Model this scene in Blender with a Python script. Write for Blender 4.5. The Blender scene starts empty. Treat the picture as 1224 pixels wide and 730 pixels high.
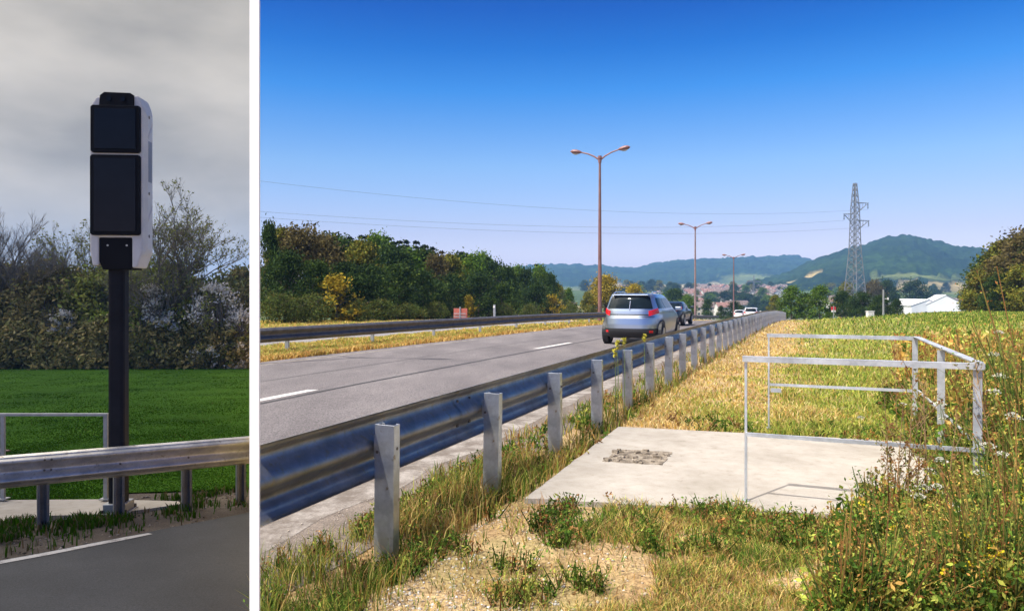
import bpy, math, random
import numpy as np
from mathutils import Vector, Matrix

# ------------------------------------------------------------------ camera, sky, sun, exposure
sc = bpy.context.scene
F, HZ, CX = 870.0, 350.0, 612.0          # focal length in photo pixels, horizon row, centre column
cam_d = bpy.data.cameras.new('camera')
cam = bpy.data.objects.new('camera', cam_d)
sc.collection.objects.link(cam)
cam.location = (0, 0, 1.5)
cam.rotation_euler = (math.pi / 2, 0, 0)
cam_d.sensor_width = 36.0
cam_d.lens = F / 1224 * 36
cam_d.shift_y = -(365 - HZ) / 1224
cam_d.clip_start = 0.05
cam_d.clip_end = 9000
sc.camera = cam

SUN = Vector((-0.487, -0.454, 1.0)).normalized()
SUN_EL = math.asin(SUN.z)
SUN_AZ = math.atan2(SUN.x, SUN.y)
SEAM = 0.3535                             # the two roadsides meet along x = -SEAM * y

world = bpy.data.worlds.new('World')
sc.world = world
world.use_nodes = True
wn, wl = world.node_tree.nodes, world.node_tree.links
wn.clear()
def wnode(t, **k):
    n = wn.new(t)
    for a, b in k.items():
        setattr(n, a, b)
    return n
def wmath(op, a, b=None, clamp=False):
    n = wnode('ShaderNodeMath', operation=op, use_clamp=clamp)
    for i, v in enumerate((a, b)):
        if v is None: continue
        if isinstance(v, (int, float)): n.inputs[i].default_value = v
        else: wl.new(v, n.inputs[i])
    return n.outputs[0]
w_out = wnode('ShaderNodeOutputWorld')
w_bg = wnode('ShaderNodeBackground')
w_sky = wnode('ShaderNodeTexSky', sky_type='NISHITA')
w_sky.sun_disc = False
w_sky.sun_elevation = SUN_EL
w_sky.sun_rotation = SUN_AZ % (2 * math.pi)
w_sky.air_density = 1.0; w_sky.dust_density = 0.6; w_sky.ozone_density = 2.0
SKY_STRENGTH = 0.1
w_tc = wnode('ShaderNodeTexCoord')
w_sep = wnode('ShaderNodeSeparateXYZ')
wl.new(w_tc.outputs['Generated'], w_sep.inputs[0])
dx, dy, dz = w_sep.outputs
# deep clear blue overhead, pale towards the horizon: tint the physical sky with elevation
w_ramp = wnode('ShaderNodeValToRGB')
cr = w_ramp.color_ramp
SKY_TINT = [(0.000, (1.9, 1.6, 1.9)), (0.034, (1.75, 1.35, 1.6)), (0.080, (1.35, 1.09, 1.31)), (0.170, (0.93, 1.15, 1.45)), (0.266, (0.22, 0.86, 1.55)), (0.316, (0.055, 0.60, 1.38)), (0.364, (0.012, 0.40, 1.20)), (0.48, (0.08, 0.30, 0.92)), (0.70, (0.10, 0.26, 0.66)), (1.0, (0.20, 0.34, 0.66))]
while len(cr.elements) > 1: cr.elements.remove(cr.elements[-1])
cr.elements[0].position = SKY_TINT[0][0]; cr.elements[0].color = (*SKY_TINT[0][1], 1)
for p_, c_ in SKY_TINT[1:]:
    e_ = cr.elements.new(p_); e_.color = (*c_, 1)
wl.new(dz, w_ramp.inputs[0])
w_tint = wnode('ShaderNodeMix', data_type='RGBA', blend_type='MULTIPLY')
w_tint.clamp_result = False
w_tint.inputs[0].default_value = 1.0
wl.new(w_sky.outputs[0], w_tint.inputs[6]); wl.new(w_ramp.outputs[0], w_tint.inputs[7])
w_gain = wnode('ShaderNodeVectorMath', operation='SCALE')
wl.new(w_tint.outputs[2], w_gain.inputs[0]); w_gain.inputs[3].default_value = 1.0
# overcast part of the sky, to the left
w_map = wnode('ShaderNodeMapping'); w_map.inputs['Scale'].default_value = (1.6, 1.6, 4.0)
wl.new(w_tc.outputs['Generated'], w_map.inputs[0])
w_n = wnode('ShaderNodeTexNoise'); w_n.inputs['Scale'].default_value = 2.2; w_n.inputs['Detail'].default_value = 5; w_n.inputs['Roughness'].default_value = 0.5
wl.new(w_map.outputs[0], w_n.inputs[0])
w_cr = wnode('ShaderNodeValToRGB')
w_cr.color_ramp.elements[0].position = 0.32; w_cr.color_ramp.elements[0].color = (3.35, 3.15, 2.85, 1)
w_cr.color_ramp.elements[1].position = 0.68; w_cr.color_ramp.elements[1].color = (6.2, 5.7, 5.0, 1)
wl.new(w_n.outputs[0], w_cr.inputs[0])
edge = wmath('GREATER_THAN', wmath('MULTIPLY', wmath('ADD', dx, wmath('MULTIPLY', dy, SEAM)), -1.0), 0.0)
fade = wmath('ADD', wmath('MULTIPLY', wmath('ADD', wmath('MULTIPLY', dx, -0.9), dy), 1.6), 0.3, clamp=True)   # and runs out behind the camera
mask = wmath('MULTIPLY', edge, fade)
w_mix = wnode('ShaderNodeMix', data_type='RGBA')
w_mix.clamp_result = False
wl.new(mask, w_mix.inputs[0]); wl.new(w_gain.outputs[0], w_mix.inputs[6])
w_zen = wnode('ShaderNodeVectorMath', operation='SCALE')        # an overcast sky is brightest overhead
wl.new(w_cr.outputs[0], w_zen.inputs[0])
wl.new(wmath('ADD', wmath('MULTIPLY', wmath('MAXIMUM', wmath('SUBTRACT', dz, 0.36), 0.0), 24.0), 1.0), w_zen.inputs[3])
wl.new(w_zen.outputs[0], w_mix.inputs[7])
wl.new(w_mix.outputs[2], w_bg.inputs[0])
w_bg.inputs[1].default_value = SKY_STRENGTH
wl.new(w_bg.outputs[0], w_out.inputs[0])

sun_d = bpy.data.lights.new('sun', 'SUN')
sun_d.energy = 4.8; sun_d.angle = math.radians(0.5); sun_d.color = (1.0, 0.95, 0.87)
sun = bpy.data.objects.new('sun', sun_d)
sc.collection.objects.link(sun)
sun.rotation_euler = SUN.to_track_quat('Z', 'Y').to_euler()

sc.view_settings.view_transform = 'Standard'
sc.view_settings.look = 'None'
sc.view_settings.gamma = 1
sc.view_settings.exposure = 0.25
sc.render.engine = 'CYCLES'
sc.cycles.use_denoising = True
sc.cycles.max_bounces = 6
sc.cycles.diffuse_bounces = 3
sc.cycles.glossy_bounces = 3
sc.cycles.transmission_bounces = 3
sc.cycles.volume_bounces = 0
sc.cycles.transparent_max_bounces = 6

SUNNY = bpy.data.collections.new('sunny_verge'); sc.collection.children.link(SUNNY)
GREY = bpy.data.collections.new('overcast_roadside'); sc.collection.children.link(GREY)
sun.light_linking.receiver_collection = SUNNY     # linked so the sun skips the grey roadside; no cloud blocks it
sun.light_linking.blocker_collection = SUNNY
COL = SUNNY

rnd = random.Random(5)
rng = np.random.default_rng(7)

# ------------------------------------------------------------------ helpers
def px(u, v, z=0.0):
    """Point on the level z seen at photo pixel (u, v)."""
    d = (1.5 - z) * F / (v - HZ)
    return ((u - CX) / F * d, d)

class MB:
    def __init__(s): s.v = []; s.f = []; s.c = []; s.n = 0
    def add(s, verts, faces, col=None):
        b = s.n
        s.v.extend(tuple(p) for p in verts); s.n += len(verts)
        s.f.extend([tuple(b + i for i in f) for f in faces])
        return s
    def box(s, cx, cy, cz, sx, sy, sz, rz=0.0, M=None):
        c, n = math.cos(rz), math.sin(rz)
        P = []
        for k in (-.5, .5):
            for a, b in ((-.5, -.5), (.5, -.5), (.5, .5), (-.5, .5)):
                x, y = a * sx, b * sy
                P.append((cx + x * c - y * n, cy + x * n + y * c, cz + k * sz))
        if M is not None: P = [tuple(M @ Vector(p)) for p in P]
        return s.add(P, [(3, 2, 1, 0), (4, 5, 6, 7), (0, 1, 5, 4), (1, 2, 6, 5), (2, 3, 7, 6), (3, 0, 4, 7)])
    def tube(s, pts, rad, n=8, cap=True):
        pts = [Vector(p) for p in pts]
        if not hasattr(rad, '__len__'): rad = [rad] * len(pts)
        rings = []
        for i, p in enumerate(pts):
            d = (pts[min(i + 1, len(pts) - 1)] - pts[max(i - 1, 0)]).normalized()
            up = Vector((0, 0, 1)) if abs(d.z) < .9 else Vector((1, 0, 0))
            a = d.cross(up).normalized(); b = d.cross(a).normalized()
            rings.append([p + (a * math.cos(2 * math.pi * k / n) + b * math.sin(2 * math.pi * k / n)) * rad[i] for k in range(n)])
        fs = []
        for i in range(len(pts) - 1):
            for k in range(n):
                fs.append((i * n + k, i * n + (k + 1) % n, (i + 1) * n + (k + 1) % n, (i + 1) * n + k))
        if cap:
            fs.append(tuple(range(n - 1, -1, -1))); fs.append(tuple((len(pts) - 1) * n + k for k in range(n)))
        return s.add([p for r in rings for p in r], fs)
    def disc(s, c, axis, r, h, n=16):
        c = Vector(c); a = Vector(axis).normalized()
        return s.tube([c - a * h / 2, c + a * h / 2], r, n)
    def prism(s, poly, y0, y1):
        """Polygon of (x, z), extruded along y."""
        n = len(poly)
        P = [(x, y0, z) for x, z in poly] + [(x, y1, z) for x, z in poly]
        return s.add(P, [tuple(range(n)), tuple(range(2 * n - 1, n - 1, -1))] + [((i + 1) % n, i, n + i, n + (i + 1) % n) for i in range(n)])
    def slab(s, poly, z0, z1):
        n = len(poly)
        g = lambda z, x, y: z(x, y) if callable(z) else z
        P = [(x, y, g(z0, x, y)) for x, y in poly] + [(x, y, g(z1, x, y)) for x, y in poly]
        return s.add(P, [tuple(range(n - 1, -1, -1)), tuple(range(n, 2 * n))] + [(i, (i + 1) % n, n + (i + 1) % n, n + i) for i in range(n)])
    def build(s, name, mat, parent=None, smooth=False, bevel=0.0):
        me = bpy.data.meshes.new(name)
        me.from_pydata(s.v, [], s.f); me.update()
        me.materials.append(mat)
        o = bpy.data.objects.new(name, me); COL.objects.link(o)
        if parent is not None: o.parent = parent
        if smooth:
            me.polygons.foreach_set('use_smooth', [True] * len(me.polygons))
            me.set_sharp_from_angle(angle=math.radians(40))
        if bevel:
            m = o.modifiers.new('bevel', 'BEVEL'); m.width = bevel; m.segments = 2; m.limit_method = 'ANGLE'
        return o

def np_mesh(name, V, faces, C=None, mat=None, parent=None, smooth=False):
    """V (n,3); faces: list of int arrays (m,k)."""
    me = bpy.data.meshes.new(name)
    V = np.asarray(V, dtype=np.float32)
    me.vertices.add(len(V)); me.vertices.foreach_set('co', V.ravel())
    loops = np.concatenate([f.ravel() for f in faces]).astype(np.int32)
    counts = np.concatenate([np.full(len(f), f.shape[1], np.int32) for f in faces])
    starts = np.concatenate([[0], np.cumsum(counts)[:-1]]).astype(np.int32)
    me.loops.add(len(loops)); me.loops.foreach_set('vertex_index', loops)
    me.polygons.add(len(counts)); me.polygons.foreach_set('loop_start', starts)
    try: me.polygons.foreach_set('loop_total', counts)
    except Exception: pass
    if C is not None:
        a = me.color_attributes.new('Col', 'FLOAT_COLOR', 'POINT')
        c4 = np.ones((len(V), 4), np.float32); c4[:, :3] = C
        a.data.foreach_set('color', c4.ravel())
    me.update(calc_edges=True)
    if smooth: me.polygons.foreach_set('use_smooth', [True] * len(me.polygons))
    if mat: me.materials.append(mat)
    o = bpy.data.objects.new(name, me); COL.objects.link(o)
    if parent is not None: o.parent = parent
    return o

def tag(o, label=None, cat=None, group=None, kind=None):
    if label: o['label'] = label
    if cat: o['category'] = cat
    if group: o['group'] = group
    if kind: o['kind'] = kind
    return o
def structure(o, label=None):
    o['kind'] = 'structure'
    if label: o['label'] = label
    return o
def empty(name, loc, rz=0, label=None, cat=None, group=None):
    o = bpy.data.objects.new(name, None); COL.objects.link(o)
    o.location = loc; o.rotation_euler = (0, 0, rz); o.empty_display_size = .1
    return tag(o, label, cat, group)
def copy_tree(o, parent=None):
    c = o.copy(); COL.objects.link(c)
    if parent is not None: c.parent = parent
    for ch in list(o.children): copy_tree(ch, c)
    return c
ORD = ['first', 'second', 'third', 'fourth', 'fifth', 'sixth', 'seventh', 'eighth', 'ninth', 'tenth', 'eleventh', 'twelfth', 'thirteenth', 'fourteenth', 'fifteenth', 'sixteenth', 'seventeenth', 'eighteenth', 'nineteenth', 'twentieth']
ORD += ['twenty-' + o for o in ORD[:9]] + ['thirtieth'] + ['thirty-' + o for o in ORD[:9]] + ['fortieth'] + ['forty-' + o for o in ORD[:9]] + ['fiftieth'] + ['fifty-' + o for o in ORD[:9]]

def hashn(ix, iy, seed):
    h = (ix.astype(np.int64) * 374761393 + iy.astype(np.int64) * 668265263 + seed * 982451653) & 0x7fffffff
    h = ((h ^ (h >> 13)) * 1274126177) & 0x7fffffff
    return ((h ^ (h >> 16)) & 0xffff) / 65535.0
def vnoise(x, y, scale, seed=0):
    x = np.asarray(x, float) / scale; y = np.asarray(y, float) / scale
    ix, iy = np.floor(x), np.floor(y); fx, fy = x - ix, y - iy
    fx = fx * fx * (3 - 2 * fx); fy = fy * fy * (3 - 2 * fy)
    a = hashn(ix, iy, seed); b = hashn(ix + 1, iy, seed); c = hashn(ix, iy + 1, seed); d = hashn(ix + 1, iy + 1, seed)
    return (a * (1 - fx) + b * fx) * (1 - fy) + (c * (1 - fx) + d * fx) * fy
def fbm(x, y, scale, seed=0, o=3):
    r = 0; t = 0
    for i in range(o):
        r = r + vnoise(x, y, scale / 2 ** i, seed + i) * .5 ** i; t += .5 ** i
    return r / t

# ------------------------------------------------------------------ materials
def newmat(name):
    m = bpy.data.materials.new(name); m.use_nodes = True
    nt = m.node_tree
    return m, nt.nodes, nt.links, nt.nodes['Principled BSDF']
def noise_col(N, L, coord, scale, stops, detail=6, rough=.6):
    n = N.new('ShaderNodeTexNoise'); n.inputs['Scale'].default_value = scale; n.inputs['Detail'].default_value = detail; n.inputs['Roughness'].default_value = rough
    L.new(coord, n.inputs['Vector'])
    r = N.new('ShaderNodeValToRGB'); e = r.color_ramp.elements
    e[0].position, e[0].color = stops[0][0], (*stops[0][1], 1)
    e[1].position, e[1].color = stops[-1][0], (*stops[-1][1], 1)
    for p, c in stops[1:-1]:
        q = e.new(p); q.color = (*c, 1)
    L.new(n.outputs[0], r.inputs[0])
    return n, r
def mixc(N, L, f, a, b, mode='MIX'):
    m = N.new('ShaderNodeMix'); m.data_type = 'RGBA'; m.blend_type = mode
    for i, v in ((0, f), (6, a), (7, b)):
        if isinstance(v, (int, float)): m.inputs[i].default_value = v
        elif isinstance(v, tuple): m.inputs[i].default_value = (*v, 1)
        else: L.new(v, m.inputs[i])
    return m.outputs[2]
def surf(name, stops, scale=3.0, rough=.85, metal=0.0, bump=0.3, bscale=60.0, bdist=.01, fine=None, spec=.5, stretch=None):
    """Principled surface whose colour wanders between the stops, with a bump."""
    m, N, L, P = newmat(name)
    tc = N.new('ShaderNodeTexCoord'); co = tc.outputs['Object']
    if stretch:
        mp = N.new('ShaderNodeMapping'); mp.inputs['Scale'].default_value = stretch; L.new(co, mp.inputs[0]); co = mp.outputs[0]
    n, r = noise_col(N, L, co, scale, stops)
    c = r.outputs[0]
    if fine:
        n2, r2 = noise_col(N, L, co, fine[0], [(.3, (fine[1],) * 3), (.7, (fine[2],) * 3)], detail=2)
        c = mixc(N, L, 1.0, c, r2.outputs[0], 'MULTIPLY')
    L.new(c, P.inputs['Base Color'])
    P.inputs['Roughness'].default_value = rough; P.inputs['Metallic'].default_value = metal
    P.inputs['Specular IOR Level'].default_value = spec
    if bump:
        nb = N.new('ShaderNodeTexNoise'); nb.inputs['Scale'].default_value = bscale; nb.inputs['Detail'].default_value = 4
        L.new(tc.outputs['Object'], nb.inputs['Vector'])
        b = N.new('ShaderNodeBump'); b.inputs['Strength'].default_value = bump; b.inputs['Distance'].default_value = bdist
        L.new(nb.outputs[0], b.inputs['Height']); L.new(b.outputs[0], P.inputs['Normal'])
    return m
def leafmat(name, trans=.25, rough=.7, tint=(1, 1, 1)):
    m, N, L, P = newmat(name)
    a = N.new('ShaderNodeAttribute'); a.attribute_name = 'Col'
    c = mixc(N, L, 1.0, a.outputs['Color'], tint, 'MULTIPLY')
    L.new(c, P.inputs['Base Color']); P.inputs['Roughness'].default_value = rough; P.inputs['Specular IOR Level'].default_value = .06
    t = N.new('ShaderNodeBsdfTranslucent'); L.new(c, t.inputs[0])
    mx = N.new('ShaderNodeMixShader'); mx.inputs[0].default_value = trans
    L.new(P.outputs[0], mx.inputs[1]); L.new(t.outputs[0], mx.inputs[2])
    L.new(mx.outputs[0], N['Material Output'].inputs[0])
    return m

M = {}
def galv(name, base, rough, metal, bump=.25, dirt=.62):
    m, N, L, P = newmat(name)
    tc = N.new('ShaderNodeTexCoord'); co = tc.outputs['Object']
    v = N.new('ShaderNodeTexVoronoi'); v.inputs['Scale'].default_value = 45; L.new(co, v.inputs['Vector'])
    n, r = noise_col(N, L, co, 5, [(.35, tuple(b * .72 for b in base)), (.55, base), (.75, tuple(min(1, b * 1.15) for b in base))])
    r2 = N.new('ShaderNodeValToRGB'); r2.color_ramp.elements[0].color = (.86, .86, .86, 1); r2.color_ramp.elements[1].color = (1, 1, 1, 1)
    L.new(v.outputs['Color'], r2.inputs[0])
    c = mixc(N, L, 1.0, r.outputs[0], r2.outputs[0], 'MULTIPLY')
    # dirt: brown freckles
    n3, r3 = noise_col(N, L, co, 22, [(dirt, (0, 0, 0)), (dirt + .1, (1, 1, 1))], detail=4)
    c = mixc(N, L, r3.outputs[0], c, (.28, .24, .18))
    L.new(c, P.inputs['Base Color']); P.inputs['Metallic'].default_value = metal
    n4 = N.new('ShaderNodeTexNoise'); n4.inputs['Scale'].default_value = 14; L.new(co, n4.inputs['Vector'])
    mr = N.new('ShaderNodeMapRange'); mr.inputs[3].default_value = rough - .08; mr.inputs[4].default_value = rough + .15
    L.new(n4.outputs[0], mr.inputs[0]); L.new(mr.outputs[0], P.inputs['Roughness'])
    b = N.new('ShaderNodeBump'); b.inputs['Strength'].default_value = bump; b.inputs['Distance'].default_value = .002
    L.new(n4.outputs[0], b.inputs['Height']); L.new(b.outputs[0], P.inputs['Normal'])
    return m
M['beam'] = galv('galvanised_beam', (.30, .30, .30), .42, .82, .35, dirt=.57)
M['post'] = galv('galvanised_post', (.58, .61, .65), .36, .9)
M['beam_grey'] = galv('galvanised_beam_overcast', (.62, .59, .54), .42, .7)
M['rail'] = galv('galvanised_railing', (.66, .68, .70), .45, .5, dirt=.72)
M['bolt'] = surf('dark_bolt', [(.4, (.10, .09, .08)), (.6, (.2, .17, .14))], 40, .6, .6, 0)
M['asphalt'] = surf('old_asphalt', [(.30, (.095, .083, .085)), (.5, (.135, .119, .121)), (.72, (.185, .165, .163))], .8, .9, 0, .6, 220, .005, fine=(70, .48, 1.5), stretch=(1, .35, 1))
M['asphalt_far'] = surf('opposite_asphalt', [(.3, (.17, .16, .165)), (.7, (.23, .215, .215))], .6, .9, 0, 0)
M['shoulder'] = surf('gritty_shoulder', [(.30, (.115, .09, .073)), (.5, (.165, .132, .108)), (.7, (.25, .205, .17))], 2.2, .95, 0, .9, 90, .012, fine=(100, .5, 1.4))
M['tar'] = surf('tar_seam', [(.4, (.016, .014, .016)), (.6, (.035, .031, .033))], 8, .7, 0, 0)
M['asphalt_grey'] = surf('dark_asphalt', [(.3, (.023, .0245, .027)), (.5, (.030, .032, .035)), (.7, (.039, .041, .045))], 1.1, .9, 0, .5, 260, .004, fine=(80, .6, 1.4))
def worn_paint(name, under, paint, lo, hi, scale=6):
    m, N, L, P = newmat(name)
    tc = N.new('ShaderNodeTexCoord')
    n, r = noise_col(N, L, tc.outputs['Object'], scale, [(lo, (0, 0, 0)), (hi, (1, 1, 1))], detail=8, rough=.75)
    n2, r2 = noise_col(N, L, tc.outputs['Object'], 90, [(.3, (.7, .7, .7)), (.7, (1.1, 1.1, 1.1))], detail=2)
    c = mixc(N, L, r.outputs[0], under, paint)
    L.new(mixc(N, L, 1.0, c, r2.outputs[0], 'MULTIPLY'), P.inputs['Base Color']); P.inputs['Roughness'].default_value = .85
    return m
M['edge_line'] = worn_paint('worn_edge_line', (.15, .122, .10), (.33, .295, .265), .42, .60, 3)
M['dash'] = worn_paint('lane_line_paint', (.17, .15, .15), (.66, .63, .61), .30, .50, 12)
M['line_grey'] = worn_paint('grey_roadside_line', (.12, .11, .105), (.42, .41, .40), .32, .5, 9)
M['soil_grey'] = surf('brown_verge_soil', [(.3, (.05, .038, .028)), (.5, (.078, .061, .046)), (.7, (.12, .098, .077))], 2.2, .95, 0, .8, 60, .03, fine=(70, .6, 1.3))
M['field_grey'] = surf('green_field', [(.3, (.020, .062, .003)), (.5, (.030, .085, .004)), (.7, (.042, .108, .006))], .35, 1.0, 0, .4, 30, .02, fine=(30, .7, 1.25), spec=.05)

def concrete(name, c0, c1, c2, damage=False):
    m, N, L, P = newmat(name)
    tc = N.new('ShaderNodeTexCoord'); co = tc.outputs['Object']
    n, r = noise_col(N, L, co, 1.6, [(.32, c0), (.5, c1), (.7, c2)])
    n2, r2 = noise_col(N, L, co, 9, [(.28, (.66, .63, .58)), (.42, (.92, .91, .89)), (.6, (1, 1, 1))], detail=8, rough=.7)
    n3, r3 = noise_col(N, L, co, 130, [(.3, (.9, .9, .9)), (.7, (1.05, 1.05, 1.05))], detail=2)
    c = mixc(N, L, 1.0, r.outputs[0], r2.outputs[0], 'MULTIPLY'); c = mixc(N, L, 1.0, c, r3.outputs[0], 'MULTIPLY')
    L.new(c, P.inputs['Base Color']); P.inputs['Roughness'].default_value = .9
    b = N.new('ShaderNodeBump'); b.inputs['Strength'].default_value = .4; b.inputs['Distance'].default_value = .004
    L.new(n2.outputs[0], b.inputs['Height']); L.new(b.outputs[0], P.inputs['Normal'])
    return m
M['pad'] = concrete('pale_concrete', (.32, .285, .24), (.385, .347, .30), (.44, .40, .35))
M['pad_rough'] = surf('broken_concrete', [(.35, (.13, .105, .08)), (.48, (.23, .185, .135)), (.66, (.38, .32, .25))], 11, .95, 0, 1.0, 40, .03, fine=(80, .7, 1.2))
M['pad_grey'] = concrete('grey_side_concrete', (.30, .27, .23), (.35, .32, .275), (.40, .365, .32))
M['white'] = surf('divider_white', [(.4, (.90, .90, .90)), (.6, (.93, .93, .93))], 3, .6, 0, 0)

# verge ground: straw, bare soil, green patches
def verge_mat():
    m, N, L, P = newmat('dry_verge_ground')
    tc = N.new('ShaderNodeTexCoord'); co = tc.outputs['Object']
    n, r = noise_col(N, L, co, 1.1, [(.28, (.20, .125, .065)), (.42, (.33, .215, .105)), (.56, (.46, .33, .175)), (.72, (.33, .21, .09))], detail=8, rough=.65)
    n2, r2 = noise_col(N, L, co, .45, [(.50, (0, 0, 0)), (.66, (1, 1, 1))], detail=6)
    c = mixc(N, L, r2.outputs[0], r.outputs[0], (.25, .22, .075))
    # the sward grows greener away from the guardrail, beyond the pad
    sq = N.new('ShaderNodeSeparateXYZ'); L.new(co, sq.inputs[0])
    tr = N.new('ShaderNodeMath'); tr.operation = 'MULTIPLY_ADD'; L.new(sq.outputs[1], tr.inputs[0]); tr.inputs[1].default_value = -.411; L.new(sq.outputs[0], tr.inputs[2])
    g1 = N.new('ShaderNodeMapRange'); g1.inputs[1].default_value = -.9; g1.inputs[2].default_value = .6; L.new(tr.outputs[0], g1.inputs[0])
    g2 = N.new('ShaderNodeMapRange'); g2.inputs[1].default_value = 6.5; g2.inputs[2].default_value = 8.5; g2.inputs[4].default_value = .75; L.new(sq.outputs[1], g2.inputs[0])
    gm = N.new('ShaderNodeMath'); gm.operation = 'MULTIPLY'; L.new(g1.outputs[0], gm.inputs[0]); L.new(g2.outputs[0], gm.inputs[1])
    c = mixc(N, L, gm.outputs[0], c, (.17, .20, .045))
    # beyond the crest the land is green valley, woods and meadows
    sp = N.new('ShaderNodeSeparateXYZ'); L.new(co, sp.inputs[0])
    far = N.new('ShaderNodeMapRange'); far.inputs[1].default_value = 75; far.inputs[2].default_value = 120; L.new(sp.outputs[1], far.inputs[0])
    n5, r5 = noise_col(N, L, co, .02, [(.35, (.045, .075, .025)), (.5, (.07, .11, .03)), (.6, (.16, .17, .06)), (.7, (.30, .25, .12))], detail=3)
    c = mixc(N, L, far.outputs[0], c, r5.outputs[0])
    n3, r3 = noise_col(N, L, co, 42, [(.30, (.30, .28, .26)), (.48, (.9, .9, .9)), (.72, (1.45, 1.42, 1.38))], detail=5, rough=.7)
    c = mixc(N, L, 1.0, c, r3.outputs[0], 'MULTIPLY')
    L.new(c, P.inputs['Base Color']); P.inputs['Roughness'].default_value = .95; P.inputs['Specular IOR Level'].default_value = .15
    nb = N.new('ShaderNodeTexNoise'); nb.inputs['Scale'].default_value = 28; nb.inputs['Detail'].default_value = 6; L.new(co, nb.inputs['Vector'])
    b = N.new('ShaderNodeBump'); b.inputs['Strength'].default_value = .9; b.inputs['Distance'].default_value = .03
    L.new(nb.outputs[0], b.inputs['Height']); L.new(b.outputs[0], P.inputs['Normal'])
    return m
M['verge'] = verge_mat()
M['leaf'] = leafmat('foliage', .25)
M['grass'] = leafmat('grass_blades', .3)
M['twig'] = surf('twig_bark', [(.4, (.15, .125, .10)), (.6, (.22, .19, .16))], 3, .9, 0, 0)
M['bark'] = surf('trunk_bark', [(.4, (.07, .055, .04)), (.6, (.12, .095, .07))], 6, .9, 0, .6, 25, .03)

# ------------------------------------------------------------------ layout of the sunny side
AX, AY = .3801, .9249                     # road direction
P0 = (-.728, 4.12)                        # foot of the nearest guardrail post
RZ = -math.atan2(AX, AY)
SL = AX / AY
GAP = 1 / AY
def rail_x(y): return P0[0] + SL * (y - P0[1])
def st(s, t): return (P0[0] + AX * s + AY * t, P0[1] + AY * s - AX * t)
def tt(x, y): return (x - P0[0]) * AY - (y - P0[1]) * AX
def ss(x, y): return (x - P0[0]) * AX + (y - P0[1]) * AY
def seam(y): return -SEAM * np.maximum(y, 3.0)
HY = np.array([-50, 12, 18, 24, 37, 50, 60, 75, 90, 135, 182, 300, 450, 560, 760, 960, 1300, 2000, 4000.])
HZV = np.array([0, 0, -.04, -.10, -.24, -.48, -.80, -1.35, -1.95, -3.4, -5.3, -8.8, -12.5, -10.5, -2.0, 5.0, 7, -8, -10.])
def H0(y): return np.interp(y, HY, HZV)
def H(x, y):
    x = np.asarray(x, float); y = np.asarray(y, float)
    t = tt(x, y)
    up = np.clip((t - 2.5) / 9, 0, 1) * .60 * np.clip((y - 14) / 36, 0, 1) * np.clip((150 - y) / 80, 0, 1)
    m = np.clip((t - .28) / .3, 0, 1) * np.clip((30 - y) / 20, 0, 1)
    sv = ss(x, y)
    pad = ((t > .1) & (t < 3.6) & (sv > 1.1) & (sv < 5.0))
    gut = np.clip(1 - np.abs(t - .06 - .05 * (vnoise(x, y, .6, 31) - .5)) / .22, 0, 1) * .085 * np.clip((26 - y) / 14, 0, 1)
    bump = (fbm(x, y, .9, 3) - .55) * .11 + (fbm(x, y, .22, 9) - .5) * .06 + (fbm(x, y, .07, 19) - .5) * .018
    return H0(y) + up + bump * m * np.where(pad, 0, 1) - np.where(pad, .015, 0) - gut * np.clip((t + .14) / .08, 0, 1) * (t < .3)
YR = [-8, -4, -1, 1, 2, 2.6]
while YR[-1] < 3600:
    YR.append(YR[-1] + max(.035, .0105 * YR[-1]))
YR = np.array(YR)

def grid_mesh(name, rows, mat, smooth=True):
    """rows: list of equally long lists of points."""
    nr, nc = len(rows), len(rows[0])
    V = np.array(rows, float).reshape(-1, 3)
    i, j = np.meshgrid(np.arange(nr - 1), np.arange(nc - 1), indexing='ij')
    a = (i * nc + j).ravel()
    f = np.stack([a, a + 1, a + nc + 1, a + nc], 1)
    return np_mesh(name, V, [f], None, mat, None, smooth)

NC = 330
rows = []
fr = np.linspace(0, 1, NC)
for y in YR:
    xl, xr = float(seam(y)), 1.25 * max(y, 2) + 6
    xs = xl + (xr - xl) * fr
    ys = np.full(NC, y)
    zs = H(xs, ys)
    r = [(xl, y, -17.2)] + list(zip(xs, ys, zs))
    rows.append(r)
ground = structure(grid_mesh('ground', rows, M['verge'], True), 'dry straw-coloured verge and field beside the sunny road')

def strip(name, t0, t1, y0, y1, dzz, mat, n=2, wob=0.0):
    """Sheet that follows the road between two offsets from the guardrail line."""
    ys = YR[(YR > y0) & (YR < y1)]
    ys = np.concatenate([[y0], ys, [y1]])
    rows = []
    for y in ys:
        w0 = (float(vnoise(y, 0, .7, 5)) - .5) * wob
        a = rail_x(y) + t0 * GAP; b = rail_x(y) + (t1 + w0) * GAP
        s_ = float(seam(y))
        a = max(a, s_); b = max(b, s_ + 1e-4)
        if b - a < 2e-4: continue
        rows.append([(a + (b - a) * k / (n - 1), y, H0(y) + dzz) for k in range(n)])
    return grid_mesh(name, rows, mat)
structure(strip('road', -8.95, -1.0, 2.0, 260, .004, M['asphalt'], 6, .06), 'grey-pink asphalt carriageway curving over the rise')
structure(strip('road_shoulder', -1.35, -.22, 2.0, 60, .0055, M['shoulder'], 4, .18), 'gritty tan road shoulder beside the near guardrail')
structure(strip('road_edge_line', -1.00, -.74, 2.0, 60, .0072, M['edge_line'], 3, .16), 'worn broad white line along the shoulder')
structure(strip('road_edge_line', -8.55, -8.40, 2.0, 120, .0055, M['edge_line']), 'thin white line along the median side of the carriageway')
structure(strip('road', -20.6, -12.3, 12.0, 260, .006, M['asphalt_far'], 4), 'opposite carriageway beyond the far guardrail')
structure(strip('road_seam', -4.68, -4.60, 9.0, 60, .0075, M['tar'], 2), 'dark tar joint between the two lanes')
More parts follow.
